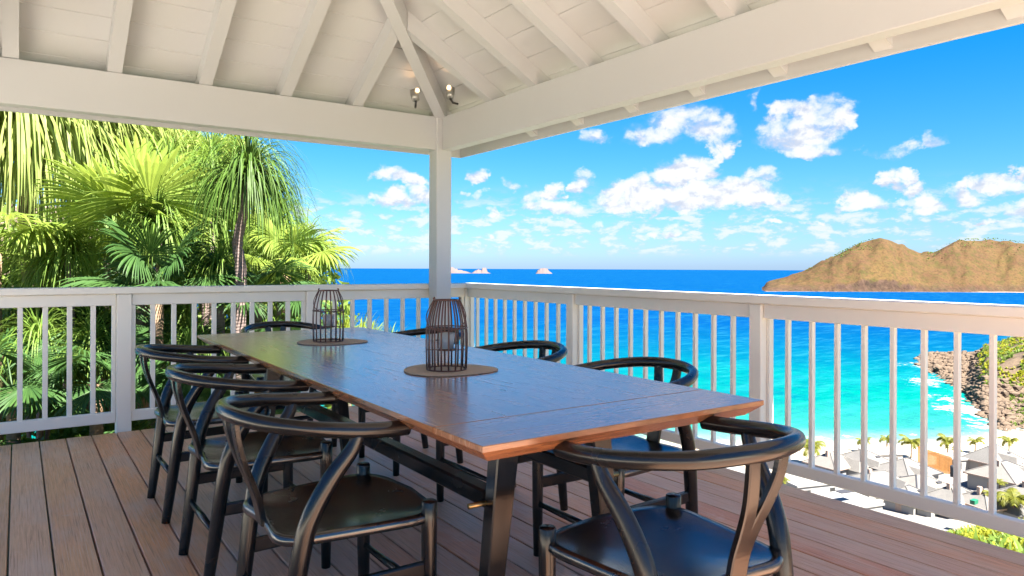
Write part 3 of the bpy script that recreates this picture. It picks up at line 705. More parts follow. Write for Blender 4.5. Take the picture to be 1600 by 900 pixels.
# ------------------------------------------------------------------ wishbone chairs
def chair_parts(root):
    ring = [(-.262, .125, .700), (-.267, .05, .703), (-.262, -.045, .712), (-.236, -.14, .724), (-.178, -.225, .735), (-.095, -.272, .743), (0, -.288, .745)]
    ring = ring+[(-x, y, z) for (x, y, z) in ring[-2::-1]]
    pts = spline(ring, 5); n = len(pts)
    rads = lerps([(.019, .0215), (.0205, .0215), (.02, .0205), (.019, .021), (.0185, .022), (.019, .021), (.02, .0205), (.0205, .0215), (.019, .0215)], n)
    MB().tube(pts, rads, 16).build('arm_rail', M['black'], root, 70)
    for s in (-1, 1):
        p = spline([(s*.207, -.208, 0), (s*.214, -.182, .2), (s*.224, -.156, .40), (s*.234, -.132, .50), (s*.248, -.082, .595), (s*.261, -.035, .66), (s*.266, -.018, .70)], 5)
        MB().tube(p, lerps([.018, .023, .0255, .0255, .0235, .0195, .017], len(p)), 12, (1, 0, 0)).build('rear_leg', M['black'], root, 50)
        MB().tube([(s*.226, .212, 0), (s*.229, .211, .2), (s*.231, .21, .40), (s*.231, .21, .472), (s*.231, .21, .476)], [.017, .021, .0225, .0225, .020], 12, (1, 0, 0)).build('front_leg', M['black'], root, 40)
        MB().tube([(s*.218, -.172, .285), (s*.229, .205, .285)], [(.0085, .021)]*2, rect=True).build('side_stretcher', M['black'], root)
    # Y shaped splat: stem and two prongs in one mesh
    mb = MB()
    for s in (-1, 1):
        p = spline([(s*.011, -.190, .425), (s*.012, -.203, .49), (s*.016, -.226, .555), (s*.030, -.252, .62), (s*.046, -.270, .685), (s*.052, -.276, .735)], 5)
        mb.tube(p, lerps([(.020, .008), (.020, .008), (.021, .008), (.021, .0075), (.019, .0075), (.018, .0075)], len(p)), rect=True, ref=(0, 1, .35))
    mb.build('splat', M['black'], root)
    MB().tube([(-.22, .212, .205), (0, .214, .205), (.22, .212, .205)], [.0095, .0135, .0095], 10).build('front_stretcher', M['black'], root, True)
    MB().tube([(-.208, -.182, .205), (0, -.183, .205), (.208, -.182, .205)], [.0095, .0135, .0095], 10).build('rear_stretcher', M['black'], root, True)
    # shaped solid seat
    out = []
    for i in range(40):
        a = 2*math.pi*i/40; ca, sa = math.cos(a), math.sin(a)
        ex = 2/6.5
        x = math.copysign(abs(ca)**ex, ca); y = math.copysign(abs(sa)**ex, sa)
        hw = .258+(.205-.258)*(1-(y+1)/2)
        yy = y*.222+.014
        if y > 0: yy += .045*(1-x*x)*y
        else: yy += .018*(1-min(1, abs(x)*1.6)**2)*(-y)
        out.append((x*hw, yy))
    mb = MB(); cx, cy = 0, .01
    for (f, z) in ((.93, .412), (.985, .416), (1, .424), (.995, .437), (.97, .4435), (.9, .4405), (.7, .433), (.4, .428), (.15, .427)):
        for (x, y) in out: mb.v.append((cx+(x-cx)*f, cy+(y-cy)*f, z))
    for l in range(8): mb.f += [(40*l+i, 40*l+(i+1) % 40, 40*l+40+(i+1) % 40, 40*l+40+i) for i in range(40)]
    mb.f += [tuple(range(39, -1, -1)), tuple(320+i for i in range(40))]
    mb.build('seat', M['seat'], root, 50)
chairs = [((1.345, 1.24), 0, 'black wishbone chair at the near end of the table, its seat reflecting blue sky'),
 ((.75, 2.03), -90, 'black wishbone chair nearest the camera on the left side of the table'),
 ((.75, 2.85), -90, 'black wishbone chair in the middle of the left side of the table'),
 ((.75, 3.68), -90, 'black wishbone chair farthest along the left side, before the white newel post'),
 ((1.905, 2.04), 90, 'black wishbone chair on the sea side of the table nearest the camera'),
 ((1.905, 2.83), 90, 'black wishbone chair in the middle of the sea side of the table'),
 ((1.905, 3.79), 90, 'black wishbone chair on the sea side partly hidden behind the nearer lantern'),
 ((1.42, 4.56), 180, 'black wishbone chair at the far end of the table behind the farther lantern')]
proto = None
for i, ((x, y), a, lab) in enumerate(chairs):
    if proto is None:
        proto = thing('wishbone_chair', lab, 'chair', (x, y, 0), R(a), 'wishbone chairs round the dining table'); chair_parts(proto); c_ = proto
    else:
        c_ = copy_tree(proto); c_['label'] = lab
    c_.location = (x, y, 0.0005); c_.rotation_euler = (0, 0, R(a)+(random.uniform(-.02, .02) if i else 0))

# ------------------------------------------------------------------ lanterns on placemats
def mat_mesh():
    out = []
    for i in range(36):
        a = 2*math.pi*i/36; r = 1+.16*max(0, math.cos(a))**4-.04*math.cos(2*a)
        out.append((.172*r*math.cos(a), .155*r*math.sin(a)*(1-.16*math.cos(a))))
    mb = MB()
    for (f, z) in ((.985, 0), (1, .002), (.99, .0045)):
        for (x, y) in out: mb.v.append((x*f, y*f, z))
    for l in range(2): mb.f += [(36*l+i, 36*l+(i+1) % 36, 36*l+36+(i+1) % 36, 36*l+36+i) for i in range(36)]
    mb.f += [tuple(range(35, -1, -1)), tuple(72+i for i in range(36))]
    return mb.mesh('placemat', M['mat'])
mm = mat_mesh()
for (x, y, lab) in ((1.343, 2.372, 'brown drop shaped placemat under the nearer lantern'), (1.330, 3.575, 'brown drop shaped placemat under the farther lantern')):
    o_ = tag(link('placemat', mm, None, (x, y, ZTB+.0005)), lab, 'placemat', 'placemats on the table'); o_.rotation_euler = (0, 0, -YAW+R(4))
def lantern(loc, rz, label):
    t = thing('candle_lantern', label, 'lantern', loc, rz, 'candle lanterns on the table')
    rp = lambda z: float(np.interp(z, [0, .10, .15, .19, .225, .25, .262], [.0755, .0785, .0775, .072, .0625, .053, .047]))
    zs = [.002, .05, .10, .135, .165, .19, .21, .23, .248, .262]
    me = MB().tube([(rp(z), 0, z) for z in zs], [(.0018, .0037)]*len(zs), 6, (0, 1, 0)).mesh('bar', M['iron'], True)
    for i in range(18):
        b = link('bar', me, t); b.rotation_euler = (0, 0, 2*math.pi*i/18)
    for (z, r) in ((.003, .0755), (.158, .0778), (.262, .047)):
        pts = [(r*math.cos(a), r*math.sin(a), z) for a in np.linspace(0, 2*math.pi, 33)]
        MB().tube(pts, .0028, 6).build('ring', M['iron'], t, True)
    for a in (0, math.pi):
        MB().tube([(.047*math.cos(a), 0, .262), (.05*math.cos(a), 0, .268), (.045*math.cos(a), 0, .272)], .004, 6, (0, 1, 0)).build('hook', M['iron'], t, True)
    h = [(.0485*1.0, 0, .264), (.074, -.03, .205), (.055, -.07, .165), (0, -.0845, .150), (-.055, -.07, .165), (-.074, -.03, .205), (-.0485, 0, .264)]
    MB().tube(spline(h, 6), .0019, 6).build('handle', M['iron'], t, True)
    MB().lathe([(.0001, .072), (.034, .072), (.036, .0745), (.034, .078), (.0001, .078)], (0, 0, 0), 20).build('candle_plate', M['iron'], t, 40)
    MB().tube([(-.078, 0, .074), (.078, 0, .074)], .002, 6).build('plate_wire', M['iron'], t, True)
    MB().lathe([(.0001, .079), (.026, .079), (.031, .137), (.029, .137), (.0245, .084), (.0001, .084)], (0, 0, 0), 24).build('glass_cup', M['glass'], t, 40)
    MB().lathe([(.0001, .0845), (.021, .0845), (.0215, .104), (.0001, .104)], (0, 0, 0), 18).build('candle', M['wax'], t, 40)
lantern((1.336, 2.368, ZTB+.005), R(-34), 'brown iron cage lantern with glass candle cup on the nearer placemat')
lantern((1.322, 3.583, ZTB+.005), R(-20), 'brown iron cage lantern with glass candle cup on the farther placemat')

# ------------------------------------------------------------------ palms and shrubs near the deck
def fan_leaf_mesh(tilt, seed, rad=.62, pet=.62, nseg=54, droop=.5, m='fan', spread=150, uni=.5):
    rng = random.Random(seed); mb = MB()
    el_ = R(tilt)
    # petiole: arc in the x-z plane, starting at the origin
    pts = []
    for i in range(7):
        t = i/6; e = el_-.35*t*t; pts.append((t, e))
    p = Vector((0, 0, 0)); path = [p.copy()]
    for i in range(6):
        e = el_-.5*((i+.5)/6)**2; p = p+Vector((math.cos(e), 0, math.sin(e)))*(pet/6); path.append(p.copy())
    mb.tube(path, lerps([.013, .009, .006], 7), 5, (0, 1, 0))
    e = el_-.5; ax = Vector((math.cos(e), 0, math.sin(e))); sd = Vector((0, 1, 0)); nr_ = ax.cross(sd).normalized()*-1
    if nr_.z < 0: nr_ = -nr_
    hub = path[-1]; dA = 2*R(spread)/nseg
    for i in range(nseg):
        a = -R(spread)+dA*(i+.5); L = rad*(1-.28*(abs(a)/R(spread))**2)*rng.uniform(.9, 1.06); dr = droop*rng.uniform(.5, 1.5)
        d0 = ax*math.cos(a)+sd*math.sin(a); d0 = (d0+nr_*(.20*math.cos(2*a)-.05)).normalized(); pr = (sd*math.cos(a)-ax*math.sin(a))
        b = len(mb.v); fr = [.03, .25, .5, .72, .88, 1.0]; q = hub.copy(); pf = 0; d = d0.copy()
        for l, f in enumerate(fr):
            q = q+d*(L*(f-pf)); pf = f
            d = (d+Vector((0, 0, -1))*(dr*.16*(1+5.5*max(0, f-.42)))).normalized()
            hw = math.tan(dA/2)*L*f*1.04 if f <= uni else math.tan(dA/2)*L*uni*1.2*max(0, (1-f)/(1-uni))**.6+.001
            fold = .35*hw
            mb.v += [tuple(q-pr*hw-nr_*fold), tuple(q+nr_*fold), tuple(q+pr*hw-nr_*fold)]
        for l in range(5):
            c = b+l*3; mb.f += [(c, c+1, c+4, c+3), (c+1, c+2, c+5, c+4)]
    return mb.mesh('leaf', M[m])
FAN = {}
for key, mname, dro in (('fan', 'fan', .8), ('fandark', 'fandark', .6)):
    FAN[key] = {t: [fan_leaf_mesh(t, t+s*100+7, m=mname, droop=dro) for s in range(2)] for t in (80, 58, 38, 18, -5, -28)}
FAN['up'] = {80: [fan_leaf_mesh(82, 900+s, rad=.78, pet=.75, droop=.22, m='fan', spread=105, nseg=34, uni=.66) for s in range(2)], 58: [fan_leaf_mesh(62, 950+s, rad=.78, pet=.7, droop=.3, m='fan', spread=110, nseg=36, uni=.62) for s in range(2)]}
def taper_trunk(parent, pts, r0, r1, m='bark', name='trunk', n=10):
    p = spline(pts, 5); rads = lerps([r0, (r0+r1)/2, r1], len(p))
    rads = [r*(1+.10*math.sin(i*2.6)) for i, r in enumerate(rads)]
    MB().tube(p, rads, n, (1, 0, 0)).build(name, M[m], parent, True)
def fan_palm(loc, base_z, n, scale, label, key='fan', seed=0, tilts=None, azs=None, trunk=.06, group='fan palms beyond the left railing'):
    rng = random.Random(seed); t = thing('fan_palm', label, 'palm', (loc.x, loc.y, base_z), 0, group); hz = loc.z-base_z
    taper_trunk(t, [(rng.uniform(-.1, .1), rng.uniform(-.1, .1), -.1), (.03, 0, hz*.5), (0, 0, hz)], trunk*1.3, trunk)
    for i in range(n):
        tl = rng.choice(tilts or (80, 58, 58, 38, 38, 18, 18, -5, -28)); me = rng.choice(FAN[key][tl])
        o_ = link('leaf', me, t, (0, 0, hz-.02*i/n)); a = (azs[i % len(azs)]+rng.uniform(-.25, .25)) if azs else i*2.39996+rng.uniform(-.3, .3)
        o_.rotation_euler = (rng.uniform(-.12, .12), rng.uniform(-.1, .1), a); s = scale*rng.uniform(.85, 1.1); o_.scale = (s, s, s)
    return t
def strap_crown(c, n, L, wid, m, seed, droop=1.0, spread=(-.2, 1.45), name='crown', parent=None, seg=8):
    rng = random.Random(seed); mb = MB()
    for i in range(n):
        a = rng.uniform(0, 2*math.pi); e = rng.uniform(*spread); l = L*rng.uniform(.7, 1.1); dr = droop*rng.uniform(.75, 1.35)
        d = Vector((math.cos(a)*math.cos(e), math.sin(a)*math.cos(e), math.sin(e))); q = c+d*.02; b = len(mb.v)
        side = Vector((-math.sin(a), math.cos(a), 0)); tw = rng.uniform(-.5, .5)
        for j in range(seg+1):
            f = j/seg; w_ = wid*(1-f)**.6*(.6+.4*min(1, f*6))+.0008
            s_ = (side*math.cos(tw)+Vector((0, 0, 1))*math.sin(tw)*.6)
            mb.v += [tuple(q-s_*w_), tuple(q+s_*w_)]
            q = q+d*(l/seg); d = (d+Vector((rng.uniform(-.05, .05), rng.uniform(-.05, .05), -dr*(.20+.22*f)))).normalized()
        mb.f += [(b+2*j, b+2*j+1, b+2*j+3, b+2*j+2) for j in range(seg)]
    return mb.build(name, M[m], parent)
def strap_tree(px, py, dep, trunk_pts, label, name, n, L, wid, m, seed, droop=1.0, r0=.07, r1=.05, bark='bark', spread=(-.2, 1.45), heads=((0, 0, 0),), group=None):
    c = at(px, py, dep); base = at(*trunk_pts[0]); t = thing(name, label, 'tree', base, 0, group)
    pts = [at(*q)-base for q in trunk_pts]+[c-base]
    taper_trunk(t, pts, r0, r1, bark)
    for hI, hh in enumerate(heads):
        strap_crown(c-base+Vector(hh), n, L, wid, m, seed+hI, droop, spread, parent=t)
    return t
def bush_mesh(rx, ry, rz, n, ls, seed, m):
    rng = random.Random(seed); mb = MB()
    lobes = [(Vector((rng.uniform(-.6, .6)*rx, rng.uniform(-.6, .6)*ry, rng.uniform(-.35, .65)*rz)), rng.uniform(.35, .62)) for _ in range(9)]
    for i in range(n):
        c, s = rng.choice(lobes); d = Vector((rng.gauss(0, 1), rng.gauss(0, 1), rng.gauss(0, 1))).normalized()*rng.uniform(.55, 1.0)**.6
        p = c+Vector((d.x*rx*s, d.y*ry*s, d.z*rz*s))
        up_ = (d+Vector((rng.gauss(0, .6), rng.gauss(0, .6), rng.gauss(.3, .5)))).normalized(); t_ = up_.cross(Vector((rng.gauss(0, 1), rng.gauss(0, 1), rng.gauss(0, .6)))).normalized(); s2 = up_.cross(t_)
        l = ls*rng.uniform(.6, 1.3); w_ = l*.28; b = len(mb.v)
        mb.v += [tuple(p), tuple(p+t_*l*.5+s2*w_+up_*.06*l), tuple(p+t_*l-up_*.12*l), tuple(p+t_*l*.5-s2*w_+up_*.06*l)]; mb.f.append((b, b+1, b+2, b+3))
    return mb.mesh('crown', M[m])
def bush(px, py, dep, size, label, cat='bush', name='bush', n=2600, ls=.12, m='bush', seed=0, group=None, trunk_to=None):
    c = at(px, py, dep); gz = land_z(c.x, c.y) if trunk_to is None else trunk_to
    t = thing(name, label, cat, (c.x, c.y, gz), 0, group)
    MBt = MB().tube([(0, 0, -.2), (.05, .03, (c.z-gz)*.5), (0, 0, c.z-gz)], [.07, .05, .03], 7, (1, 0, 0)); MBt.build('trunk', M['barkgrey'], t, True)
    rng = random.Random(seed+5)
    for q in range(4):
        e = Vector((rng.uniform(-.6, .6)*size[0], rng.uniform(-.6, .6)*size[1], rng.uniform(-.1, .5)*size[2]))
        MB().tube([(0, 0, (c.z-gz)*.6), tuple(e*.5+Vector((0, 0, c.z-gz))), tuple(e+Vector((0, 0, c.z-gz)))], [.035, .02, .008], 6, (1, 0, 0)).build('limb', M['barkgrey'], t, True)
    link('crown', bush_mesh(*size, n, ls, seed, m), t, (0, 0, c.z-gz))
    return t
def gz_at(px, py, dep):
    c = at(px, py, dep); return land_z(c.x, c.y)
GP = 'strap leaved trees beyond the left railing'
strap_tree(48, 150, 8.6, [(78, 560, 8.6), (52, 470, 8.6), (40, 330, 8.7)], 'tall strap leaved tree with long hanging leaves at the left edge under the beam', 'dragon_tree', 260, 2.0, .022, 'strap', 11, 1.9, .10, .07, spread=(-.2, 1.3), heads=((0, 0, -.2), (-.5, .1, -.1), (.32, -.1, -.3), (-.2, -.5, -.25)), group=GP)
strap_tree(143, 178, 9.2, [(88, 560, 9.3), (102, 440, 9.3), (124, 320, 9.2)], 'slim leaning strap leaved tree with drooping rosette left of the fan palm leaves', 'dragon_tree', 250, 1.35, .021, 'strap', 21, 1.5, .085, .055, spread=(-.3, 1.4), heads=((0, 0, -.1), (.35, .25, 0)), group=GP)
strap_tree(388, 285, 7.3, [(376, 640, 7.3), (375, 500, 7.3), (376, 420, 7.3), (371, 380, 7.3), (380, 335, 7.3)], 'ponytail palm with dark drooping crown and grey trunk behind the railing', 'ponytail_palm', 640, .95, .0085, 'pony', 31, 1.7, .062, .045, 'barkgrey', spread=(.0, 1.5), group=None)
strap_tree(300, 262, 10.4, [(300, 560, 10.4), (298, 400, 10.4)], 'feathery lime green tree top just left of the ponytail palm', 'dragon_tree', 420, 1.15, .014, 'strap', 41, 1.5, .07, .05, spread=(-.2, 1.5), heads=((0, 0, 0), (.5, -.3, -.1), (-.4, .3, .1)), group=GP)
for i, (px, py, dep, n, L, lab) in enumerate([(262, 292, 8.9, 420, .95, 'feathery drooping palm top right of the upright pleated leaves'), (318, 335, 8.7, 380, .85, 'feathery drooping palm left of the ponytail palm trunk'), (432, 352, 9.6, 420, .9, 'feathery drooping palm between the ponytail palm and the open sea'), (196, 372, 8.8, 320, .8, 'feathery drooping palm low beside the slim leaning trunk'), (330, 262, 9.8, 380, .95, 'feathery palm top whose wisps show against the sky left of the ponytail palm'),
      (70, 440, 8.0, 260, .7, 'feathery drooping palm just above the handrail at far left'), (300, 420, 7.9, 300, .7, 'feathery drooping palm just above the handrail left of the grey trunk'), (480, 400, 9.2, 300, .75, 'feathery drooping palm low against the sea at the edge of the palms'), (165, 325, 8.3, 420, .95, 'feathery drooping palm in front of the slim leaning trunk'), (246, 352, 7.5, 330, .72, 'feathery drooping palm in front of the upright pleated leaves'), (108, 402, 7.8, 300, .75, 'feathery drooping palm above the handrail left of the newel post'), (342, 425, 7.6, 260, .6, 'feathery drooping palm just left of the ponytail palm trunk at handrail height'),
      (62, 540, 7.4, 260, .7, 'feathery drooping palm behind the second baluster from the left edge'), (145, 548, 7.3, 260, .7, 'feathery drooping palm behind the balusters just left of the newel'), (300, 545, 7.6, 260, .7, 'feathery drooping palm behind the balusters above the left chairs'), (425, 545, 7.9, 240, .65, 'feathery drooping palm behind the balusters at the far end chair')]):
    strap_tree(px, py, dep, [(px-6, 640, dep), (px+3, (py+640)/2, dep)], lab, 'feathery_palm', n, L, .0085, 'feather', 300+i*9, 1.55, .05, .035, 'barkgrey', spread=(-.1, 1.5), group='feathery palms beyond the left railing')
# fan palms: hub seen at (px, py), depth
fp = [(226, 418, 8.0, 9, .8, 'bright fan palm with finely split leaves crowded round the upright pleated ones', 'fan', 3, (80, 58, 58, 38)),
 (446, 430, 8.8, 13, .86, 'bright fan palm whose drooping leaf tips stand against the sea', 'fan', 9, (80, 58, 38, 38, 18, -5)),
 (-8, 395, 7.6, 11, .95, 'fan palm with fine radiating leaves at the left edge of the view', 'fan', 5, (58, 38, 38, 18, -5)),
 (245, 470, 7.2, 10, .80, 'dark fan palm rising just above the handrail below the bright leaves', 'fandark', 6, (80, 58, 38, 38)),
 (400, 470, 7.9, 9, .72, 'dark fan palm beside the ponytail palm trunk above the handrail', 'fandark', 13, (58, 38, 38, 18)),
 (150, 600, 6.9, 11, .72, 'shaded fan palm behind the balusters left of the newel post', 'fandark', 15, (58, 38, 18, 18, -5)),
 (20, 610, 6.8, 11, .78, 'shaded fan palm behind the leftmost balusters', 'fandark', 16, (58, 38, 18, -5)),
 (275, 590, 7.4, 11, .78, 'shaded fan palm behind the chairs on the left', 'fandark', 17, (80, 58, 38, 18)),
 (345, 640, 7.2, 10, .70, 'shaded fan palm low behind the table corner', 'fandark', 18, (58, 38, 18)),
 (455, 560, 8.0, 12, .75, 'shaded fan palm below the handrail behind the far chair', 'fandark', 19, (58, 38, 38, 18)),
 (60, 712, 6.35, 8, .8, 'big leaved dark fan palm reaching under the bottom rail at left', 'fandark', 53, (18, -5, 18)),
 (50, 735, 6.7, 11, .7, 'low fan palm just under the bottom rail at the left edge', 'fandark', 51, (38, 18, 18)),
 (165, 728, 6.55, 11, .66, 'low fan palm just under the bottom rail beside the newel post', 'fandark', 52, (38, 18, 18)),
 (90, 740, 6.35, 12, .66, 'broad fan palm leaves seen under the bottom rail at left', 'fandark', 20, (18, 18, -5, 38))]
c = at(222, 400, 7.9); fan_palm(c, min(land_z(c.x, c.y), c.z-.4), 6, 1.12, 'fan palm whose big pleated pale leaves stand upright in full sun left of centre', 'up', 33, (80, 58), azs=[-2.2, 1.0, -1.7, -2.7, .6, 1.5])
for (px, py, dep, n, sc, lab, key, seed, tl) in fp:
    c = at(px, py, dep); fan_palm(c, min(land_z(c.x, c.y), c.z-.4), n, sc, lab, key, seed, tl)
# spiky lime shrubs by the corner of the left rail
for i, (px, py, dep, lab) in enumerate([(545, 520, 10.5, 'lime spiky shrub behind the farther lantern'), (585, 530, 11.5, 'lime spiky shrub right of the farther lantern'), (625, 548, 12.5, 'yellow spiky shrub lowest against the blue sea')]):
    c = at(px, py+22, dep); b0 = Vector((c.x, c.y, land_z(c.x, c.y))); t = thing('spiky_shrub', lab, 'shrub', b0, 0, 'spiky shrubs beyond the deck corner')
    taper_trunk(t, [(0, 0, -.1), (.05, .02, (c.z-b0.z)*.5), tuple(c-b0)], .05, .03, 'barkgrey')
    for h in range(4): strap_crown(c-b0+Vector((random.uniform(-.25, .25), random.uniform(-.25, .25), random.uniform(-.15, .1))), 70, .55, .016, 'bushlime', 60+i*7+h, .55, (.0, 1.5), parent=t)
# leafy trees closing the view behind the palms
GB = 'leafy trees behind the palms'
for i, (px, py, dep, sz, lab, m) in enumerate([(20, 260, 12.5, (1.6, 1.4, 1.5), 'dark leafy tree behind the hanging leaves at far left', 'bush'), (140, 430, 12.0, (1.5, 1.2, 1.1), 'dark leafy bush around the slim leaning trunk', 'bush'), (215, 270, 13.0, (1.5, 1.4, 1.5), 'leafy tree behind the huge upright fan leaves', 'bushlime'),
      (318, 265, 13.0, (1.0, .9, .8), 'leafy tree top behind the ponytail palm, against the sky', 'bushlime'), (335, 380, 11.5, (1.3, 1.0, 1.2), 'leafy bush behind the ponytail palm trunk', 'bush'), (440, 480, 11.0, (1.3, 1.0, 1.1), 'leafy bush below the fan palm nearest the sea', 'bush'),
      (20, 480, 10.5, (1.4, 1.0, 1.3), 'leafy bush behind the leftmost balusters', 'bush'), (120, 640, 9.5, (1.5, .9, 1.2), 'leafy bush low behind the balusters left of the newel', 'bush'), (260, 640, 9.3, (1.4, .9, 1.2), 'leafy bush low behind the left chairs', 'bush'), (400, 620, 9.5, (1.3, .9, 1.0), 'leafy bush low behind the far end of the table', 'bush'), (70, 745, 7.2, (1.1, .4, .5), 'leafy bush under the bottom rail at left', 'bush'), (190, 545, 8.4, (.9, .5, .7), 'leafy bush right behind the left newel post', 'bush'), (60, 545, 8.4, (.9, .5, .6), 'leafy bush behind the first balusters from the left edge', 'bush')]):
    bush(px, py, dep, sz, lab, 'tree' if 'tree' in lab else 'bush', 'leafy_tree' if 'tree' in lab else 'leafy_bush', 3200, .15, m, 80+i, GB)
# stone wall glimpsed between the trunks
sw = thing('stone_wall', 'stretch of brown stone wall glimpsed between the trunks at left', 'wall', at(95, 395, 15.5), YAW*-1)
rng = random.Random(12); zz_ = -1.2
for row in range(11):
    xx = -1.6+rng.uniform(-.2, 0)
    while xx < 1.6:
        ln = rng.uniform(.28, .6); dp_ = rng.uniform(0, .04)
        MB().box(xx+.012, xx+ln-.012, -.12-dp_, .12, zz_+.01, zz_+.19, .015).build('stone', M['stone'], sw); xx += ln
    zz_ += .2
MB().box(-1.7, 1.9, -.09, .1, -3.5, 1.0).build('mortar', M['plaster'], sw)
# undergrowth on the slope just below the deck
rng = random.Random(5); mb = MB()
for i in range(5200):
    a = rng.uniform(-58, 45); r = 6.0+abs(rng.gauss(0, 1))*9 if a < 0 else rng.uniform(9, 40)
    d = FWD*math.cos(R(a))+R0*math.sin(R(a)); x, y = d.x*r, d.y*r
    if x < 4.2 and y < 6.4: continue
    p = Vector((x, y, land_z(x, y))); aa = rng.uniform(0, 6.28); e = rng.uniform(.5, 1.4); l = rng.uniform(.35, .9)*(1+r/40); dv = Vector((math.cos(aa)*math.cos(e), math.sin(aa)*math.cos(e), math.sin(e))); sv = Vector((-math.sin(aa), math.cos(aa), 0)); b = len(mb.v); wv = l*.05
    mb.v += [tuple(p-sv*wv*.5), tuple(p+sv*wv*.5), tuple(p+dv*l*.5+sv*wv), tuple(p+dv*l*.5-sv*wv), tuple(p+dv*l-Vector((0, 0, l*.25)))]
    mb.f += [(b, b+1, b+2, b+3), (b+3, b+2, b+4)]
ug = mb.build('undergrowth', M['bush']); ug['kind'] = 'stuff'; ug['label'] = 'low green undergrowth on the slope below the deck'

# ------------------------------------------------------------------ slope vegetation at lower right
rng = random.Random(9); mb = MB(); mb2 = MB()
def tuft(mb, p, n, L, wid, rng):
    for i in range(n):
        a = rng.uniform(0, 6.283); e = rng.uniform(.35, 1.5); l = L*rng.uniform(.6, 1.15); d = Vector((math.cos(a)*math.cos(e), math.sin(a)*math.cos(e), math.sin(e))); sd = Vector((-math.sin(a), math.cos(a), 0))*wid; b = len(mb.v)
        q1 = p+d*l*.45; q2 = p+d*l*.8-Vector((0, 0, l*.12)); q3 = p+d*l-Vector((0, 0, l*.34))
        mb.v += [tuple(p-sd*.5), tuple(p+sd*.5), tuple(q1+sd), tuple(q1-sd), tuple(q2+sd*.7), tuple(q2-sd*.7), tuple(q3)]
        mb.f += [(b, b+1, b+2, b+3), (b+3, b+2, b+4, b+5), (b+5, b+4, b+6)]
for i in range(3400):
    px = rng.uniform(1335, 1720); s = rng.uniform(.16, .345); th = math.atan((px-800)/F); r = s*float(shore_r(th)); d = FWD*math.cos(th)+R0*math.sin(th)
    x, y = d.x*r, d.y*r; p = Vector((x, y, land_z(x, y)-.1))
    pick = mnoise.noise(Vector((x/5, y/5, 2)))
    tuft(mb if pick > -.05 else mb2, p, 9, rng.uniform(.5, 1.15) if pick > -.05 else rng.uniform(.5, .9), rng.uniform(.035, .09), rng)
g1 = mb.build('slope_grass', M['grass']); g1['kind'] = 'stuff'; g1['label'] = 'yellow green long grass on the slope under the right railing'
g2 = mb2.build('slope_plants', M['bush']); g2['kind'] = 'stuff'; g2['label'] = 'dark green plants among the grass under the right railing'
# headland greenery
mb = MB(); mb2 = MB()
for i in range(5200):
    dp = rng.uniform(228, 372); px = rng.uniform(1512, 1760); lat = (px-800)/F*dp; z = head_z(lat, dp)
    if z < 5.2 or mnoise.noise(Vector((lat/10, dp/10, 4))) < -.22: continue
    tuft(mb if mnoise.noise(Vector((lat/7, dp/7, 0))) > 0 else mb2, Vector((lat, dp, z-.1)), 7, rng.uniform(.9, 2.1), rng.uniform(.12, .3), rng)
for i in range(1200):
    dp = rng.uniform(204, 236); px = rng.uniform(1578, 1720); lat = (px-800)/F*dp; z = head_z(lat, dp)
    tuft(mb2, Vector((lat, dp, z-.1)), 7, rng.uniform(.8, 1.6), .2, rng)
for mbx, mm_, nm in ((mb, M['grass'], 'light'), (mb2, M['bush'], 'dark')):
    g_ = mbx.build('headland_scrub', mm_); g_['kind'] = 'stuff'; g_.matrix_world = FR; g_['label'] = nm+' green scrub covering the headland on the right'
# island scrub along the ridge
mb = MB()
for i in range(420):
    px = rng.choice((rng.uniform(1290, 1350), rng.uniform(1255, 1365), rng.uniform(1440, 1600))); Hh = float(np.interp(px, sx, sy))*(1500/F); lat = (px-800)/F*DI; vv = rng.uniform(95, 168); z = Hh*math.sin(min(1, vv/170)*math.pi/2)
    rock_into(mb, (lat*(1+vv/DI), vv, z-.5), rng.uniform(.6, 1.6), rng)
sc_ = mb.build('hill_scrub', M['bush']); sc_['kind'] = 'stuff'; sc_.matrix_world = isl.matrix_world.copy(); sc_['label'] = 'scattered dark scrub on the dry island hills'

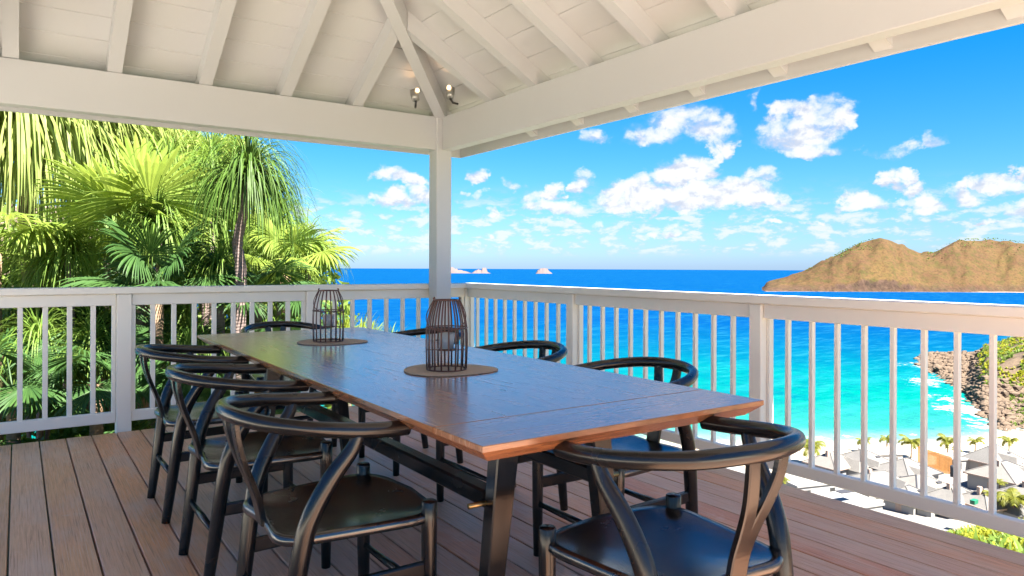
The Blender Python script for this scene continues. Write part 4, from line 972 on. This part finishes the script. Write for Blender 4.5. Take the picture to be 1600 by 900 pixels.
# ------------------------------------------------------------------ villas by the beach
def villa(px, py, dep, wx, wy, rz, label, hr=2.2, hw=3.0, flat=False, wallc='plaster', gableridge=0.0, tall=0):
    c = at(px, py, dep); gz = land_z(c.x, c.y)-.3; ze = max(c.z-hr*.4, gz+2.4)
    t = thing('villa', label, 'house', (c.x, c.y, gz), rz, 'villas behind the beach'); h = ze-gz
    MB().box(-wx/2, wx/2, -wy/2, wy/2, 0, h, 0).build('wall', M[wallc], t)
    ov = .55; a, b = wx/2+ov, wy/2+ov
    if flat:
        MB().box(-a+.3, a-.3, -b+.3, b-.3, h+.003, h+.35, .02).build('roof', M['plaster'], t)
    else:
        mb = MB(); rg = max(0, a-b)+gableridge
        mb.v = [(-a, -b, h), (a, -b, h), (a, b, h), (-a, b, h), (-rg, 0, h+hr), (rg, 0, h+hr), (-a, -b, h-.18), (a, -b, h-.18), (a, b, h-.18), (-a, b, h-.18)]
        mb.f = [(0, 1, 5, 4), (1, 2, 5), (2, 3, 4, 5), (3, 0, 4), (0, 6, 7, 1), (1, 7, 8, 2), (2, 8, 9, 3), (3, 9, 6, 0), (6, 9, 8, 7)]
        rf = mb.build('roof', M['shingle'], t)
        for (p_, q_) in ((0, 4), (1, 5), (2, 5), (3, 4), (4, 5)):
            if (Vector(mb.v[p_])-Vector(mb.v[q_])).length > .3:
                MB().tube([Vector(mb.v[p_])+Vector((0, 0, .04)), Vector(mb.v[q_])+Vector((0, 0, .05))], (.13, .05), 6).build('ridge_cap', M['tank'] if (p_+int(px)) % 3 == 0 else M['shingle'], rf)
        for (x0, x1, y0, y1) in ((-a-.06, a+.06, -b-.06, -b+.03), (-a-.06, -a+.03, -b+.031, b)):
            MB().box(x0, x1, y0, y1, h-.24, h+.03).build('gutter', M['tank'] if int(px) % 2 else M['stone'], rf)
    if not flat:
        rng_ = random.Random(int(px*3+py)); q = rng_.choice((-1, 1)); u0 = q*wx*.18; pw_, pd_ = wx*.42, 2.2
        mb = MB(); mb.v = [(u0-pw_/2, -b-pd_, h-.5), (u0+pw_/2, -b-pd_, h-.5), (u0+pw_/2, -b*.35, h-.5), (u0-pw_/2, -b*.35, h-.5), (u0, -b-pd_+1.0, h+hr*.55), (u0, -b*.35, h+hr*.62)]
        mb.f = [(0, 1, 4), (1, 2, 5, 4), (3, 0, 4, 5), (2, 3, 5), (3, 2, 1, 0)]
        mb.build('porch_roof', M['shingle'], t); MB().box(u0-pw_/2+.3, u0+pw_/2-.3, -b-pd_+.4, -wy/2-.01, 0, h-.52).build('porch', M[wallc], t)
        if q > 0: MB().box(-wx*.2-.3, -wx*.2+.3, -.3, .3, h+hr*.4, h+hr+.5, .04).build('chimney', M['stone'], t)
        else: MB().box(wx*.2-.5, wx*.2+.5, -b*.55, -b*.55+.6, h+hr*.42, h+hr*.42+.35, .03).build('roof_vent', M['tank'], t)
    for (u, sgn) in ((-.28, -1), (.25, -1)):
        wi = MB().box(u*wx-.55, u*wx+.55, -wy/2-.03, -wy/2-.002, h*.3, h*.8).build('window', M['dark'], t)
        MB().box(u*wx-.62, u*wx+.62, -wy/2-.05, -wy/2-.031, h*.8, h*.85).build('frame', M['plaster'], wi)
    MB().box(-wx/2-.03, -wx/2-.002, -.5, .5, 0.1, min(2.2, h*.8)).build('door', M['stone'], t)
    return t
V0 = -YAW
villa(1300, 716, 143, 7.5, 6.5, V0+.55, 'grey roofed villa beside the coconut palm, leftmost of the row')
villa(1348, 713, 145, 8.5, 7.5, V0+.35, 'grey hip roofed villa third baluster gap from the right newel', 2.4)
villa(1372, 745, 131, 9, 6, V0+.25, 'villa with pale hip roof just above the bottom rail', 1.8)
villa(1415, 727, 138, 8.5, 7.5, V0+.45, 'grey hip roofed villa left of the orange cane fence', 2.3)
villa(1437, 752, 129, 9.5, 8, V0+.3, 'broad grey roofed villa below the orange cane fence', 2.0)
villa(1418, 768, 123, 6, 5, V0+.6, 'small grey pyramid roofed villa at the rail, in front of the broad roof', 1.7)
villa(1376, 700, 158, 7, 5, V0+.1, 'white flat roofed villa at the edge of the sand', flat=True)
villa(1497, 708, 152, 6.5, 4.5, V0+.2, 'white flat roofed villa behind the right end of the cane fence', flat=True)
villa(1552, 708, 150, 9, 7, V0+.5, 'villa with pale pyramid roof nearest the rocks', 3.0)
villa(1568, 732, 136, 10, 8, V0+.55, 'villa with broad roof and blue shaded white wall at right', 2.3, 4.2)
villa(1490, 768, 120, 6.5, 5, V0+.5, 'villa with steep white side roof below the water tank', 1.9)
villa(1540, 776, 117, 6.5, 6, V0+.3, 'villa with small grey roof above the green bin', 2.1)
villa(1610, 765, 120, 9, 7, V0+.5, 'grey roofed villa cut by the right edge of the view', 2.0)
villa(1262, 742, 132, 10, 7, V0+.3, 'long white flat roofed villa glimpsed under the bottom rail at left', flat=True)
villa(1318, 775, 116, 9, 7, V0+.35, 'white flat roofed villa with dark roof panel under the bottom rail', flat=True)
c = at(1322, 768, 115.0); tag(MB().box(-1.6, 1.6, -.7, .7, 0, .12).build('solar_panel', M['tank'], loc=(c.x, c.y, c.z)), 'dark panel lying on the white flat roof under the bottom rail', 'panel').rotation_euler = (0, 0, V0+.35)
villa(1040, 722, 150, 9, 7, V0+.2, 'pale roofed villa hidden behind the near chair back', 2.0)
villa(1130, 738, 140, 9, 7, V0+.3, 'white flat roofed villa beside the near chair', flat=True)
# orange cane fence
c0 = at(1434, 706, 150); c1 = at(1488, 724, 147.5); fz = land_z(c0.x, c0.y); fv = c1-c0; fv.z = 0; n_ = 30
cf = thing('cane_fence', 'orange cane fence between the grey roofs', 'fence', (c0.x, c0.y, c0.z-1.2), math.atan2(fv.y, fv.x))
dzf = (c1.z-c0.z)/fv.length
for i in range(n_):
    u = fv.length*i/n_; MB().box(u, u+fv.length/n_-.03, -.05-random.random()*.03, .05, u*dzf-1.6, 2.4+u*dzf+random.uniform(-.06, .06)).build('cane_panel', M['orangewood'], cf)
c = at(1491, 733, 133); wt = thing('water_tank', 'dark grey water tank on the roof by the cane fence', 'tank', (c.x, c.y, c.z-.55)); MB().lathe([(.01, 0), (.62, 0), (.66, .1), (.66, 1.05), (.5, 1.2), (.01, 1.25)], (0, 0, 0), 14).build('body', M['tank'], wt, 40)
for q in (-.45, .45): MB().box(q-.06, q+.06, -.5, .5, -.9, .0).build('support', M['tank'], wt)
c = at(1522, 782, 109); gbn = thing('waste_bin', 'small green waste bin in the lane at lower right', 'bin', (c.x, c.y, c.z-.5)); MB().box(-.6, .6, -.35, .35, 0, .55, .04).build('body', M['greenplastic'], gbn); MB().box(-.63, .63, -.38, .38, .555, .62, .02).build('lid', M['greenplastic'], gbn)
# coconut palms on the beach
def frond_mesh(L, droop, seed, m='coco', nl=17):
    rng = random.Random(seed); mb = MB(); q = Vector((0, 0, 0)); e = 1.0
    path = [q.copy()]; dirs = []
    for i in range(10):
        d = Vector((math.cos(e), 0, math.sin(e))); dirs.append(d); q = q+d*L/10; path.append(q.copy()); e -= droop*(.10+.02*i)
    mb.tube(path, lerps([.05, .03, .01], 11), 4, (0, 1, 0))
    for i in range(nl):
        f = (i+1.5)/(nl+1.5)*10; a = int(min(9, f)); p = path[a].lerp(path[a+1], f-a); d = dirs[a]; l = L*.33*math.sin(math.pi*(.12+.8*f/10))**.7
        for s in (-1, 1):
            v = (d*.55+Vector((0, s, 0))*.8+Vector((0, 0, -.35+rng.uniform(-.15, .15)))).normalized(); wv = d*L*.034; b = len(mb.v)
            mb.v += [tuple(p-wv), tuple(p+wv), tuple(p+v*l*.6+wv*.8), tuple(p+v*l*.6-wv*.8), tuple(p+v*l-Vector((0, 0, l*.22)))]; mb.f += [(b, b+1, b+2, b+3), (b+3, b+2, b+4)]
    return mb.mesh('frond', M[m])
FROND = [frond_mesh(2.6, d, s, nl=15) for s, d in enumerate((.8, 1.1, 1.4, 1.8))]
def coco(px, py, dep, sc, label, n=15, seed=0):
    c = at(px, py, dep); gz = min(land_z(c.x, c.y), c.z-1.0); t = thing('coconut_palm', label, 'palm', (c.x, c.y, gz), 0, 'coconut palms among the villas'); rng = random.Random(seed); hz = c.z-gz
    taper_trunk(t, [(.3, .2, -.2), (.15, .1, hz*.5), (0, 0, hz)], .17, .11)
    for i in range(n):
        f = rng.choice(FROND); o_ = link('frond', f, t, (0, 0, hz)); o_.rotation_euler = (0, rng.uniform(-.35, .4), i*2.4+rng.uniform(-.3, .3)); s = sc*rng.uniform(.8, 1.1); o_.scale = (s, s, s)
for i, (px, py, dep, sc, lab) in enumerate([(1266, 702, 156, 1.55, 'tall coconut palm on the sand just right of the near chair back'), (1350, 691, 172, .85, 'low coconut palm on the sand, left of a close pair'), (1386, 688, 172, .95, 'low coconut palm on the sand, right of a close pair'), (1424, 694, 163, 1.3, 'coconut palm with upright fronds at the left end of the cane fence'),
      (1481, 694, 165, 1.2, 'bushy coconut palm on the sand above the cane fence'), (1495, 704, 158, .6, 'tiny coconut palm by the white flat roof'), (1524, 692, 168, .95, 'wide low coconut palm before the pale pyramid roof'), (1577, 692, 166, 1.05, 'coconut palm nearest the rocks at right'),
      (1478, 772, 127, 1.1, 'green palm at the bottom rail below the water tank'), (1497, 780, 124, 1.05, 'green palm at the bottom rail left of the green bin'), (1460, 772, 126, .95, 'smaller green palm at the bottom rail beside the steep roof'),
      (1562, 756, 124, .6, 'small palm before the shaded white wall'), (1552, 778, 116, .95, 'green palm left of the big palm at lower right'), (1584, 784, 113, 1.3, 'big green palm at lower right below the villas'), (1222, 752, 120, .6, 'small palm seen under the bottom rail at left'),
      (985, 692, 160, 1.1, 'palm glimpsed under the table between leg and chair'), (1008, 700, 150, 1.0, 'second palm glimpsed under the table beside the chair leg')]):
    coco(px, py, dep, sc, lab, seed=i)
